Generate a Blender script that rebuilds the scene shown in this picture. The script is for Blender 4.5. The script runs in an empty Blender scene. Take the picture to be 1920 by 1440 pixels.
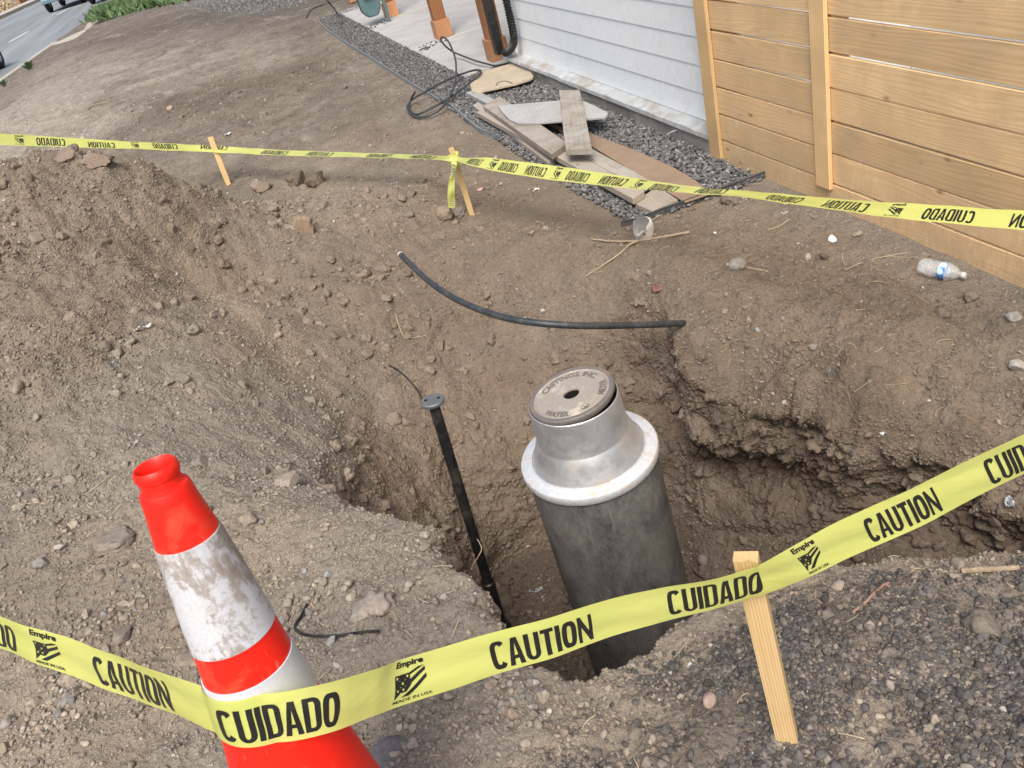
import bpy, bmesh, math, random
import numpy as np
from mathutils import Vector, Matrix
from mathutils.bvhtree import BVHTree
R_ = math.radians
rng = np.random.default_rng(7)
random.seed(7)
scene = bpy.context.scene

# ------------------------------------------------------------------ camera
FOC, CX, CY, CAM_H = 1560.0, 960.0, 720.0, 1.7
def _d(x, y):
    v = np.array([x - CX, y - CY, FOC]); return v / np.linalg.norm(v)
_down = _d(1647, 3053)
_fy = _d(321, -135); _fy = _fy - _down * (_fy @ _down); _fy /= np.linalg.norm(_fy)
_rx = np.cross(_fy, -_down)
RM = np.array([_rx, _fy, -_down])
CAM = np.array([0, 0, CAM_H])
def ray(x, y): return RM @ np.array([(x - CX) / FOC, (y - CY) / FOC, 1.0])
def at(x, y, d): return CAM + ray(x, y) * d
def gp(x, y, z=0.0):
    r = ray(x, y); return CAM + r * ((z - CAM_H) / r[2])
def proj(P):
    c = (np.atleast_2d(P) - CAM) @ RM
    return np.stack([CX + FOC * c[:, 0] / c[:, 2], CY + FOC * c[:, 1] / c[:, 2], c[:, 2]], 1)
cd = bpy.data.cameras.new('camera'); cam = bpy.data.objects.new('camera', cd)
scene.collection.objects.link(cam)
cd.sensor_width = 36.0; cd.lens = 36.0 * FOC / 1920.0; cd.clip_start = 0.02; cd.clip_end = 1500
m = Matrix.Identity(4)
for i in range(3):
    m[i][0] = RM[i, 0]; m[i][1] = -RM[i, 1]; m[i][2] = -RM[i, 2]; m[i][3] = CAM[i]
cam.matrix_world = m
scene.camera = cam

# ------------------------------------------------------------------ light
SUN_EL, SUN_AZ = 54.0, 202.0       # azimuth of the sun, clockwise from +Y
w = bpy.data.worlds.new('World'); scene.world = w; w.use_nodes = True
nt = w.node_tree; nt.nodes.clear()
sky = nt.nodes.new('ShaderNodeTexSky'); sky.sky_type = 'NISHITA'; sky.sun_disc = False
sky.sun_elevation = R_(SUN_EL); sky.sun_rotation = R_(SUN_AZ); sky.air_density = 1.0; sky.dust_density = 5.0; sky.ozone_density = 1.0
bg = nt.nodes.new('ShaderNodeBackground'); bg.inputs[1].default_value = 0.118
wo = nt.nodes.new('ShaderNodeOutputWorld')
nt.links.new(sky.outputs[0], bg.inputs[0]); nt.links.new(bg.outputs[0], wo.inputs[0])
sl = bpy.data.lights.new('sun', 'SUN'); sl.energy = 2.1; sl.angle = R_(28); sl.color = (1.0, 0.95, 0.87)
so = bpy.data.objects.new('sun', sl); scene.collection.objects.link(so)
sd = Vector((math.sin(R_(SUN_AZ)) * math.cos(R_(SUN_EL)), math.cos(R_(SUN_AZ)) * math.cos(R_(SUN_EL)), math.sin(R_(SUN_EL))))
so.rotation_euler = sd.to_track_quat('Z', 'Y').to_euler()
vs = scene.view_settings; scene.display_settings.display_device = 'sRGB'
vs.view_transform = 'Standard'; vs.look = 'None'; vs.gamma = 1.0; vs.exposure = 0.56; vs.use_curve_mapping = False

# ------------------------------------------------------------------ noise
def _hash(ix, iy, iz, s):
    h = (ix.astype(np.uint32) * np.uint32(374761393) + iy.astype(np.uint32) * np.uint32(668265263)
         + iz.astype(np.uint32) * np.uint32(2147483647 - 1234567) + np.uint32(s * 974711 + 12345))
    h = (h ^ (h >> np.uint32(13))) * np.uint32(1274126177)
    return h ^ (h >> np.uint32(16))
_G = rng.normal(size=(256, 3)); _G /= np.linalg.norm(_G, axis=1)[:, None]; _G = _G.astype(np.float32)
def perlin(P, scale=1.0, seed=0):
    P = P.astype(np.float32) / np.float32(scale)
    i0 = np.floor(P).astype(np.int64); f = (P - i0).astype(np.float32)
    u = f * f * f * (f * (f * 6 - 15) + 10)
    out = 0
    for dx in (0, 1):
        wx = u[:, 0] if dx else 1 - u[:, 0]
        for dy in (0, 1):
            wy = u[:, 1] if dy else 1 - u[:, 1]
            for dz in (0, 1):
                wz = u[:, 2] if dz else 1 - u[:, 2]
                g = _G[_hash(i0[:, 0] + dx, i0[:, 1] + dy, i0[:, 2] + dz, seed) & np.uint32(255)]
                out = out + wx * wy * wz * (g[:, 0] * (f[:, 0] - dx) + g[:, 1] * (f[:, 1] - dy) + g[:, 2] * (f[:, 2] - dz))
    return out * 1.6
def fbm(P, scale, octv=3, seed=0, gain=.5):
    s = 0; a = 1.0
    for k in range(octv):
        s = s + a * perlin(P, scale / 2 ** k, seed + k * 17); a *= gain
    return s
def ss(x, a, b):
    t = np.clip((x - a) / (b - a), 0, 1); return t * t * (3 - 2 * t)

# ------------------------------------------------------------------ object helpers
ROOT = scene.collection.objects
def setp(o, **k):
    for a, b in k.items():
        if b is not None: o[a] = b
def new_mesh(name, V, F, cols=None, smooth=False, attr=None):
    """V (n,3); F: list of index lists or (m,k) array."""
    me = bpy.data.meshes.new(name)
    V = np.asarray(V, dtype=np.float32)
    if isinstance(F, np.ndarray):
        n, k = F.shape
        me.vertices.add(len(V)); me.vertices.foreach_set('co', V.ravel())
        me.loops.add(n * k); me.loops.foreach_set('vertex_index', F.astype(np.int32).ravel())
        me.polygons.add(n); me.polygons.foreach_set('loop_start', np.arange(0, n * k, k, dtype=np.int32))
        me.polygons.foreach_set('loop_total', np.full(n, k, dtype=np.int32))
        me.update(calc_edges=True)
    else:
        me.from_pydata([tuple(map(float, v)) for v in V], [], [list(map(int, f)) for f in F]); me.update()
    if smooth:
        me.polygons.foreach_set('use_smooth', np.ones(len(me.polygons), dtype=bool))
        if len(V) < 20000: me.set_sharp_from_angle(angle=R_(38))
    if cols is not None:
        a = me.color_attributes.new('Col', 'FLOAT_COLOR', 'POINT')
        c = np.ones((len(V), 4), dtype=np.float32); c[:, :3] = cols; a.data.foreach_set('color', c.ravel())
    if attr is not None:
        for nme, arr in attr.items():
            a = me.attributes.new(nme, 'FLOAT', 'POINT'); a.data.foreach_set('value', np.asarray(arr, dtype=np.float32))
    return me
def wloc(o):
    v = np.zeros(3)
    while o is not None: v += np.array(o.location); o = o.parent
    return v
def thing(name, label, cat, loc, group=None):
    o = bpy.data.objects.new(name, None); ROOT.link(o); o.location = tuple(map(float, loc)); o.empty_display_size = .1
    setp(o, label=label, category=cat, group=group); return o
def mesh(name, geo, mat, parent=None, origin=None, smooth=False, label=None, cat=None, group=None, kind=None, cols=None, attr=None, bevel=0, rot=None):
    V = np.asarray(geo[0], dtype=np.float64); F = geo[1]
    L = wloc(parent) if parent is not None else np.zeros(3)
    if origin is None:
        origin = L if parent is not None else np.array([V[:, 0].mean(), V[:, 1].mean(), V[:, 2].min()])
    origin = np.asarray(origin, dtype=np.float64)
    V = V - origin
    if rot is not None:                    # local frame so that X runs along the piece
        V = V @ np.asarray(rot)
    me = new_mesh(name, V, F, cols, smooth, attr)
    if mat is not None: me.materials.append(mat)
    o = bpy.data.objects.new(name, me); ROOT.link(o)
    if rot is not None:
        M4 = Matrix(np.asarray(rot).tolist()).to_4x4(); o.rotation_euler = M4.to_euler()
    if parent is not None: o.parent = parent
    o.location = tuple(map(float, origin - L))
    setp(o, label=label, category=cat, group=group, kind=kind)
    if bevel:
        b = o.modifiers.new('bevel', 'BEVEL'); b.width = bevel; b.segments = 2; b.limit_method = 'ANGLE'
    return o
class Geo:
    def __init__(s): s.V = []; s.F = []; s.n = 0; s.A = []
    def add(s, g, a=0.0):
        V = np.asarray(g[0], dtype=float); s.V.append(V)
        for f in g[1]: s.F.append([int(i) + s.n for i in f])
        s.n += len(V); s.A.append(np.full(len(V), a)); return s
    def geo(s): return np.concatenate(s.V), s.F
    def attrs(s): return np.concatenate(s.A)
def box(c, sz, rz=0.0, M=None):
    c = np.asarray(c, float); h = np.asarray(sz, float) / 2
    V = np.array([[x, y, z] for x in (-1, 1) for y in (-1, 1) for z in (-1, 1)]) * h
    if rz: V = V @ np.array([[math.cos(rz), math.sin(rz), 0], [-math.sin(rz), math.cos(rz), 0], [0, 0, 1]])
    if M is not None: V = V @ np.asarray(M).T
    F = [[0, 1, 3, 2], [4, 6, 7, 5], [0, 4, 5, 1], [2, 3, 7, 6], [0, 2, 6, 4], [1, 5, 7, 3]]
    return V + c, F
def bx(x0, x1, y0, y1, z0, z1): return box(((x0 + x1) / 2, (y0 + y1) / 2, (z0 + z1) / 2), (x1 - x0, y1 - y0, z1 - z0))
def prism(P, z0, z1):
    """P list of xy(+dz); extrude between z0,z1"""
    P = [np.asarray(p, float) for p in P]; n = len(P)
    a = sum(P[i][0] * P[(i + 1) % n][1] - P[(i + 1) % n][0] * P[i][1] for i in range(n))
    if a < 0: P = P[::-1]
    V = [[p[0], p[1], z0] for p in P] + [[p[0], p[1], z1] for p in P]
    F = [list(range(n))[::-1], list(range(n, 2 * n))] + [[i, (i + 1) % n, n + (i + 1) % n, n + i] for i in range(n)]
    return np.array(V), F
def catmull(P, n):
    P = np.asarray(P, float); k = len(P)
    if k == 2: t = np.linspace(0, 1, n)[:, None]; return P[0] * (1 - t) + P[1] * t
    Q = np.vstack([2 * P[0] - P[1], P, 2 * P[-1] - P[-2]])
    u = np.linspace(0, k - 1 - 1e-9, n); i = u.astype(int); t = (u - i)[:, None]
    a, b, c, d = Q[i], Q[i + 1], Q[i + 2], Q[i + 3]
    return .5 * (2 * b + (c - a) * t + (2 * a - 5 * b + 4 * c - d) * t ** 2 + (3 * b - a - 3 * c + d) * t ** 3)
def tube(P, r, n=10, cap=True, twist=None):
    P = np.asarray(P, float); m = len(P); r = np.broadcast_to(r, (m,))
    T = np.gradient(P, axis=0); T /= np.linalg.norm(T, axis=1)[:, None] + 1e-12
    u = np.cross(T[0], [0, 0, 1.0]);
    if np.linalg.norm(u) < 1e-3: u = np.cross(T[0], [1.0, 0, 0])
    u /= np.linalg.norm(u); V = []
    for i in range(m):
        u = u - T[i] * (u @ T[i]); u /= np.linalg.norm(u); v = np.cross(T[i], u)
        for k in range(n):
            a = 2 * math.pi * k / n; V.append(P[i] + r[i] * (u * math.cos(a) + v * math.sin(a)))
    F = [[i * n + k, i * n + (k + 1) % n, (i + 1) * n + (k + 1) % n, (i + 1) * n + k] for i in range(m - 1) for k in range(n)]
    if cap: F += [list(range(n))[::-1], [(m - 1) * n + k for k in range(n)]]
    return np.array(V), F
def frame_from_axis(ax):
    ax = np.asarray(ax, float) / np.linalg.norm(ax)
    u = np.array([1.0, 0, 0]); u = u - ax * (u @ ax); u /= np.linalg.norm(u); return u, np.cross(ax, u), ax
def lathe(prof, base, axis=(0, 0, 1), n=64, closed=False):
    """prof [(r,h)], h along axis from base"""
    u, v, a = frame_from_axis(axis); base = np.asarray(base, float); V = []
    for r, h in prof:
        for k in range(n):
            t = 2 * math.pi * k / n; V.append(base + a * h + r * (u * math.cos(t) + v * math.sin(t)))
    m = len(prof)
    F = [[i * n + k, i * n + (k + 1) % n, (i + 1) * n + (k + 1) % n, (i + 1) * n + k] for i in range(m - 1) for k in range(n)]
    if closed: F += [[(m - 1) * n + k, (m - 1) * n + (k + 1) % n, (k + 1) % n, k] for k in range(n)]
    return np.array(V), F
def subdiv_smooth(o, lv=1):
    s = o.modifiers.new('subsurf', 'SUBSURF'); s.levels = lv; s.render_levels = lv

# ------------------------------------------------------------------ materials
class NT:
    def __init__(s, name):
        s.m = bpy.data.materials.new(name); s.m.use_nodes = True; s.t = s.m.node_tree; s.t.nodes.clear()
        s.out = s.t.nodes.new('ShaderNodeOutputMaterial'); s.b = s.t.nodes.new('ShaderNodeBsdfPrincipled')
        s.t.links.new(s.b.outputs[0], s.out.inputs[0])
    def n(s, typ, ins=None, **k):
        nd = s.t.nodes.new('ShaderNode' + typ)
        for a, b in k.items(): setattr(nd, a, b)
        for a, b in (ins or {}).items(): s.set(nd.inputs[a], b)
        return nd
    def set(s, inp, v):
        if hasattr(v, 'outputs'): s.t.links.new(v.outputs[0], inp)
        elif isinstance(v, bpy.types.NodeSocket): s.t.links.new(v, inp)
        else:
            if isinstance(v, tuple) and len(v) == 3 and inp.type == 'RGBA': v = v + (1,)
            inp.default_value = v
    def coord(s, which='Object', scale=(1, 1, 1)):
        tc = s.n('TexCoord'); mp = s.n('Mapping', {0: tc.outputs[which]}); mp.inputs['Scale'].default_value = scale
        return mp
    def noise(s, vec, scale, detail=4, rough=.55, dist=0):
        return s.n('TexNoise', {'Vector': vec, 'Scale': scale, 'Detail': detail, 'Roughness': rough, 'Distortion': dist})
    def ramp(s, fac, stops, interp='LINEAR'):
        r = s.n('ValToRGB', {0: fac}); cr = r.color_ramp; cr.interpolation = interp
        while len(cr.elements) > 1: cr.elements.remove(cr.elements[-1])
        for i, (p, c) in enumerate(stops):
            e = cr.elements[0] if i == 0 else cr.elements.new(p)
            e.position = p; c = (c, c, c) if not isinstance(c, tuple) else c; e.color = tuple(c) + (1,)
        return r
    def mix(s, fac, a, b, mode='MIX'):
        x = s.n('MixRGB', blend_type=mode); s.set(x.inputs[0], fac); s.set(x.inputs[1], a); s.set(x.inputs[2], b); return x
    def math(s, op, a, b=0.0):
        x = s.n('Math', operation=op); s.set(x.inputs[0], a); s.set(x.inputs[1], b); return x
    def bump(s, h, strength=.3, dist=.01, normal=None):
        x = s.n('Bump', {'Height': h, 'Strength': strength, 'Distance': dist})
        if normal is not None: s.set(x.inputs['Normal'], normal)
        s.set(s.b.inputs['Normal'], x); return x
    def fin(s, col=None, rough=None, metal=None, **k):
        if col is not None: s.set(s.b.inputs['Base Color'], col)
        if rough is not None: s.set(s.b.inputs['Roughness'], rough)
        if metal is not None: s.set(s.b.inputs['Metallic'], metal)
        for a, b in k.items(): s.set(s.b.inputs[a.replace('_', ' ')], b)
        return s.m

def mat_soil():
    t = NT('soil'); co = t.coord('Object')
    c = t.n('Attribute', attribute_name='Col')
    n1 = t.noise(co, 9, 6, .6); n2 = t.noise(co, 70, 4, .65); n3 = t.noise(co, 420, 2, .6)
    col = t.mix(1.0, c.outputs['Color'], t.ramp(n1, [(.3, .84), (.7, 1.14)]), 'MULTIPLY')
    col = t.mix(1.0, col, t.ramp(n2, [(.3, .80), (.7, 1.18)]), 'MULTIPLY')
    col = t.mix(.8, col, t.ramp(n3, [(.3, .72), (.7, 1.28)]), 'MULTIPLY')
    v = t.n('TexVoronoi', {'Vector': co, 'Scale': 150.0}); v.feature = 'F1'
    speck = t.ramp(v.outputs['Distance'], [(.0, 1.0), (.16, 1.0), (.22, 0.0)])
    rnd = t.n('SeparateColor', {0: v.outputs['Color']})
    sp = t.math('MULTIPLY', speck, t.math('GREATER_THAN', rnd.outputs[0], .93))
    col = t.mix(t.math('MULTIPLY', sp, .65), col, t.mix(rnd.outputs[1], (.42, .39, .35), (.12, .10, .09)))
    # beyond a few metres: driven-over ground with dusty and damp patches, drawn out along the street
    gy = t.n('SeparateXYZ', {0: t.n('NewGeometry').outputs['Position']}); far = t.ramp(t.math('DIVIDE', gy.outputs[1], 40.0), [(.12, 0.0), (.2, 1.0)])
    mpf = t.coord('Object', (1.0, .55, 1.0)); mpf.inputs['Rotation'].default_value = (0, 0, R_(12))
    nf = t.noise(mpf, 1.5, 9, .72, .8); nf2 = t.noise(mpf, 7.0, 7, .75, .4)
    fc = t.mix(t.math('MULTIPLY', t.ramp(nf, [(.54, 0.0), (.66, 1.0)]), .8), t.mix(t.math('MULTIPLY', t.ramp(nf, [(.36, 1.0), (.46, 0.0)]), .6), col, (.125, .10, .08)), (.34, .305, .26))
    fc = t.mix(1.0, fc, t.ramp(nf2, [(.3, .66), (.5, 1.0), (.72, 1.28)]), 'MULTIPLY')
    col = t.mix(far, col, fc)
    # relief: crumbs and grains
    v2 = t.n('TexVoronoi', {'Vector': co, 'Scale': 85.0, 'Randomness': 1.0}); v2.feature = 'SMOOTH_F1'
    crumb = t.math('SUBTRACT', 1.0, v2.outputs['Distance'])
    b1 = t.n('Bump', {'Height': crumb, 'Strength': .6, 'Distance': .008})
    b2 = t.n('Bump', {'Height': n2, 'Strength': .8, 'Distance': .016, 'Normal': b1})
    b3 = t.n('Bump', {'Height': n3, 'Strength': .5, 'Distance': .004, 'Normal': b2})
    b4 = t.n('Bump', {'Height': nf2, 'Distance': .10, 'Normal': b3}); t.set(b4.inputs['Strength'], t.math('MULTIPLY', far, .55)); b3 = b4
    t.set(t.b.inputs['Normal'], b3)
    return t.fin(col, .97, Specular_IOR_Level=.12)
def mat_stone(name='stone', rough=.88, bscale=60):
    t = NT(name); co = t.coord('Object'); c = t.n('Attribute', attribute_name='Col')
    n = t.noise(co, bscale, 4, .6); col = t.mix(1.0, c.outputs['Color'], t.ramp(n, [(.3, .72), (.7, 1.25)]), 'MULTIPLY')
    t.bump(n, .4, .004); return t.fin(col, rough, Specular_IOR_Level=.25)
def mat_simple(name, col, rough=.6, metal=0., nscale=20, var=.15, bump=.1, dirt=None, dirt_amt=.5, bdist=.004, spec=.4, **k):
    t = NT(name); co = t.coord('Object'); n = t.noise(co, nscale, 5, .6)
    c = t.mix(1.0, col, t.ramp(n, [(.3, 1 - var), (.7, 1 + var)]), 'MULTIPLY')
    if dirt is not None:
        n2 = t.noise(co, nscale * .35, 6, .7, .4)
        c = t.mix(t.math('MULTIPLY', t.ramp(n2, [(.48, 0.0), (.66, 1.0)]), dirt_amt), c, dirt)
    if bump: t.bump(n, bump, bdist)
    return t.fin(c, rough, metal, Specular_IOR_Level=spec, **k)
def mat_wood(name, light, dark, rough=.65, grain=1.0, knots=True, weather=None, wamt=.5, splash=False, ax=0, lf=1.0):
    t = NT(name); tc = t.n('TexCoord'); src = tc.outputs['Object']
    oi = t.n('ObjectInfo')
    rnd = t.n('Attribute', attribute_name='rnd')
    off = t.math('ADD', t.math('MULTIPLY', oi.outputs['Random'], 13.0), t.math('MULTIPLY', rnd.outputs['Fac'], 7.3))
    cx = t.n('CombineXYZ', {0: off, 1: off, 2: off})
    ad = t.n('VectorMath', operation='ADD'); t.set(ad.inputs[0], src); t.set(ad.inputs[1], cx)
    sc = [9.0, 9.0, 9.0]; sc[ax] = .9
    mp = t.n('Mapping', {0: ad}); mp.inputs['Scale'].default_value = sc
    kn_sc = [9.0, 9.0, 9.0]; kn_sc[ax] = 4.0
    mk = t.n('Mapping', {0: ad}); mk.inputs['Scale'].default_value = kn_sc
    wob = t.noise(mp, 1.0, 2, .5)
    if knots:
        vk = t.n('TexVoronoi', {'Vector': mk, 'Scale': 1.15}); vk.feature = 'F1'
        kd = vk.outputs['Distance']
        pull = t.math('DIVIDE', .16, t.math('ADD', kd, .08))
    else: pull = 0.0
    g = t.math('ADD', t.math('MULTIPLY', wob, 9.0 * grain), pull)
    sx = t.n('SeparateXYZ', {0: ad}); oth = [k_ for k_ in range(3) if k_ != ax]
    acr = t.math('MULTIPLY', lf, t.math('ADD', t.math('MULTIPLY', sx.outputs[oth[0]], 260.0), t.math('MULTIPLY', sx.outputs[oth[1]], 430.0)))
    rings = t.math('SINE', t.math('ADD', t.math('MULTIPLY', g, 3.0 if knots else 1.5), acr))
    fs = [260.0, 260.0, 260.0]; fs[ax] = 6.0
    mf = t.n('Mapping', {0: ad}); mf.inputs['Scale'].default_value = fs
    fine = t.noise(mf, 1.0, 3, .6)
    blot = t.noise(t.n('Mapping', {0: ad}), 3.5, 4, .6)
    f = t.math('ADD', t.math('MULTIPLY', rings, .17), t.math('ADD', t.math('MULTIPLY', fine, .62), .19))
    col = t.mix(t.ramp(f, [(.2, 1.0), (.85, 0.0)]), light, dark)
    tone = t.math('ADD', .76, t.math('MULTIPLY', t.math('FRACT', t.math('MULTIPLY', off, 3.7)), .44))
    col = t.mix(1.0, col, tone, 'MULTIPLY')
    col = t.mix(1.0, col, t.ramp(blot, [(.3, .86), (.7, 1.1)]), 'MULTIPLY')
    if knots:
        col = t.mix(t.ramp(kd, [(.0, .95), (.045, .8), (.07, .4), (.13, 0.0)]), col, (.16, .07, .025))
    if weather is not None:
        wn = t.noise(t.n('Mapping', {0: ad}), 5.0, 6, .7, .6)
        col = t.mix(t.math('MULTIPLY', t.ramp(wn, [(.42, 0.0), (.62, 1.0)]), wamt), col, weather)
    if splash:
        gz = t.n('SeparateXYZ', {0: t.n('NewGeometry').outputs['Position']}); sp = t.noise(t.coord('Object', (1, 6, 1.5)), 9, 6, .7)
        f_ = t.math('MULTIPLY', t.ramp(gz.outputs[2], [(.0, 1.0), (.16, .55), (.34, 0.0)]), t.ramp(sp, [(.35, .25), (.65, 1.0)]))
        col = t.mix(t.math('MULTIPLY', f_, .6), col, (.40, .30, .20))
    t.bump(t.math('ADD', fine, t.math('MULTIPLY', rings, .15)), .25, .002)
    return t.fin(col, rough, Specular_IOR_Level=.3)

M = {}
M['soil'] = mat_soil(); M['stone'] = mat_stone(); M['clod'] = mat_stone('clod', .96, 110)
M['cedar'] = mat_wood('cedar', (.83, .60, .34), (.67, .445, .22), .6, 2.2, True, splash=True, ax=1, weather=(.55, .41, .26), wamt=.3)
M['cedar_post'] = mat_wood('cedar_post', (.72, .51, .27), (.60, .40, .195), .6, 1.2, False, ax=2)
M['stake'] = mat_wood('stake', (.76, .585, .33), (.54, .35, .14), .6, .8, False, ax=2, lf=5.0)
M['porch_wood'] = mat_wood('porch_wood', (.33, .155, .065), (.19, .08, .035), .6, .8, True, ax=2)
M['porch_trim'] = mat_wood('porch_trim', (.56, .30, .16), (.40, .19, .09), .6, .6, False, ax=2)
M['old_wood'] = mat_wood('old_wood', (.38, .345, .29), (.25, .22, .18), .85, 1.0, True, weather=(.40, .385, .355), wamt=.75)
M['pale_wood'] = mat_wood('pale_wood', (.35, .305, .255), (.27, .23, .185), .8, 1.2, True, weather=(.35, .325, .295), wamt=.8)
M['grey_wood'] = mat_wood('grey_wood', (.37, .37, .36), (.30, .30, .298), .85, .8, False, weather=(.42, .43, .43), wamt=.5)
M['brown_sheet'] = mat_simple('brown_sheet', (.27, .195, .135), .85, 0, 12, .12, .1, (.22, .16, .12), .5)
M['ply'] = mat_simple('ply', (.43, .36, .265), .8, 0, 9, .12, .08, (.30, .27, .24), .55)

def mat_siding():
    t = NT('siding'); co = t.coord('Object'); st = t.coord('Object', (1, 60, 8))
    n = t.noise(st, 2.2, 4, .6); n2 = t.noise(co, 6, 5, .65)
    c = t.mix(1.0, (.83, .87, .89), t.ramp(n, [(.3, .86), (.7, 1.06)]), 'MULTIPLY')
    c = t.mix(t.math('MULTIPLY', t.ramp(n2, [(.5, 0.0), (.75, 1.0)]), .25), c, (.60, .58, .54))
    t.bump(n, .15, .002); return t.fin(c, .55)
M['siding'] = mat_siding()
M['concrete'] = mat_simple('concrete', (.40, .395, .385), .9, 0, 7, .12, .15, (.30, .29, .275), .5)
M['foundation'] = mat_simple('foundation', (.30, .285, .265), .95, 0, 14, .25, .4, (.22, .19, .16), .6, .01)
M['galv'] = mat_simple('galv', (.55, .56, .56), .42, .85, 25, .15, .05, (.45, .38, .30), .5)
M['galv_dull'] = mat_simple('galv_dull', (.30, .33, .34), .55, .5, 25, .2, .05, (.30, .25, .20), .4)
M['edging_dark'] = mat_simple('edging_dark', (.075, .085, .095), .55, .3, 25, .2, .05, (.22, .18, .15), .35)
M['black_plastic'] = mat_simple('black_plastic', (.012, .013, .014), .38, 0, 40, .3, .05, (.12, .10, .085), .35)
M['black_hose'] = mat_simple('black_hose', (.036, .043, .048), .42, 0, 60, .3, .05, (.16, .14, .12), .35)
M['asphalt'] = mat_simple('asphalt', (.225, .235, .245), .9, 0, 30, .12, .1, (.28, .28, .275), .5)
def mat_road():
    t = NT('asphalt'); a_ = t.coord('Object', (1.1, .05, 1)); a_.inputs['Rotation'].default_value = (0, 0, R_(4.7)); n = t.noise(a_, 1.6, 5, .6); n2 = t.noise(t.coord(), 9, 6, .7); n3 = t.noise(t.coord(), 120, 3, .6)
    c = t.mix(1.0, (.215, .235, .25), t.ramp(n, [(.35, .82), (.65, 1.22)]), 'MULTIPLY'); c = t.mix(1.0, c, t.ramp(n2, [(.3, .9), (.7, 1.1)]), 'MULTIPLY'); c = t.mix(1.0, c, t.ramp(n3, [(.3, .85), (.7, 1.15)]), 'MULTIPLY')
    t.bump(n3, .3, .004); return t.fin(c, .85)
M['asphalt'] = mat_road()
M['paint_line'] = mat_simple('paint_line', (.62, .62, .55), .7, 0, 30, .15, 0)
M['kerb'] = mat_simple('kerb', (.44, .41, .36), .9, 0, 15, .15, .2, (.33, .27, .21), .6)
M['black_ink'] = mat_simple('black_ink', (.014, .014, .014), .38, 0, 80, .2, 0)
def mat_tape():
    t = NT('tape'); co = t.coord('Object'); n = t.noise(co, 7, 3, .5)
    c = t.mix(t.ramp(n, [(.35, 0.0), (.7, 1.0)]), (.73, .77, .235), (.69, .735, .205))
    t.bump(t.noise(t.coord('Object', (1, 1, 3)), 9, 3, .5, .8), .22, .012)
    t.fin(c, .27, 0, Specular_IOR_Level=.6)
    tr = t.n('BsdfTranslucent'); t.set(tr.inputs[0], c); mx = t.n('MixShader'); mx.inputs[0].default_value = .38
    t.t.links.new(t.b.outputs[0], mx.inputs[1]); t.t.links.new(tr.outputs[0], mx.inputs[2]); t.t.links.new(mx.outputs[0], t.out.inputs[0])
    return t.m
M['tape'] = mat_tape()
def mat_cone():
    t = NT('cone_orange'); co = t.coord('Object'); n = t.noise(co, 14, 6, .7, .5)
    c = t.mix(t.math('MULTIPLY', t.ramp(n, [(.54, 0.0), (.70, 1.0)]), .5), (.86, .016, .007), (.50, .12, .06))
    n3 = t.noise(t.coord('Object', (1, 1, .15)), 55, 4, .75); c = t.mix(t.math('MULTIPLY', t.ramp(n3, [(.62, 0.0), (.72, 1.0)]), .4), c, (.45, .30, .22))
    t.bump(n, .05, .003); return t.fin(c, .42, 0, Specular_IOR_Level=.4)
M['cone'] = mat_cone()
def mat_collar(thr, name):
    t = NT(name); co = t.coord('Object', (1, 1, .45)); n = t.noise(co, 13, 8, .72, .6); n2 = t.noise(t.coord(), 60, 4, .7)
    f = t.math('ADD', t.math('MULTIPLY', n, .75), t.math('MULTIPLY', n2, .25))
    d = t.ramp(f, [(thr, 0.0), (thr + .045, .7), (thr + .12, 1.0)])
    v = t.n('TexVoronoi', {'Vector': t.coord(), 'Scale': 260.0}); hx = t.ramp(v.outputs['Distance'], [(.3, 1.0), (.6, .93)])
    c = t.mix(1.0, (.57, .58, .615), hx, 'MULTIPLY')
    c = t.mix(d, c, (.27, .225, .18)); t.bump(n2, .06, .002)
    return t.fin(c, .5, 0)
M['collar_dirty'] = mat_collar(.505, 'collar_dirty'); M['collar'] = mat_collar(.58, 'collar_clean')
def mat_alu(name, col, met, rough, dirtc, amt, sc=14):
    t = NT(name); co = t.coord(); n = t.noise(co, sc, 7, .7, .5); n2 = t.noise(co, 90, 5, .7)
    c = t.mix(1.0, col, t.ramp(n2, [(.3, .88), (.7, 1.1)]), 'MULTIPLY')
    c = t.mix(t.math('MULTIPLY', t.ramp(n, [(.52, 0.0), (.64, 1.0)]), amt), c, dirtc)
    t.bump(n2, .12, .002); return t.fin(c, t.ramp(n, [(.4, rough), (.65, rough + .25)]), met)
M['alu'] = mat_alu('cast_aluminium', (.60, .61, .62), .75, .42, (.50, .42, .32), .45)
M['alu_rim'] = mat_alu('aluminium_flange', (.74, .76, .78), .5, .45, (.52, .43, .32), .6)
M['lid'] = mat_alu('rusty_lid', (.33, .30, .26), .15, .75, (.56, .51, .42), .9, 12)
M['lid_dark'] = mat_alu('lid_edge', (.20, .185, .175), .4, .65, (.33, .22, .15), .6, 20)
def mat_barrel():
    t = NT('barrel'); co = t.coord('Object', (1, 1, .6)); n = t.noise(co, 7, 10, .82, .3); n2 = t.noise(t.coord('Object', (6, 6, 60)), 1.6, 4, .6)
    c = t.mix(t.ramp(n, [(.38, 0.0), (.62, 1.0)]), (.045, .048, .050), (.165, .158, .146))
    n5 = t.noise(t.coord('Object', (1, 1, .12)), 75, 5, .8); c = t.mix(t.math('MULTIPLY', t.ramp(n5, [(.56, 0.0), (.66, 1.0)]), .35), c, (.26, .25, .23)); n6 = t.noise(t.coord(), 160, 4, .7); c = t.mix(1.0, c, t.ramp(n6, [(.3, .75), (.7, 1.25)]), 'MULTIPLY')
    c = t.mix(t.math('MULTIPLY', t.ramp(n2, [(.55, 0.0), (.72, 1.0)]), .3), c, (.16, .155, .145))
    t.bump(n, .1, .003); return t.fin(c, .5)
M['barrel'] = mat_barrel()
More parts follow.
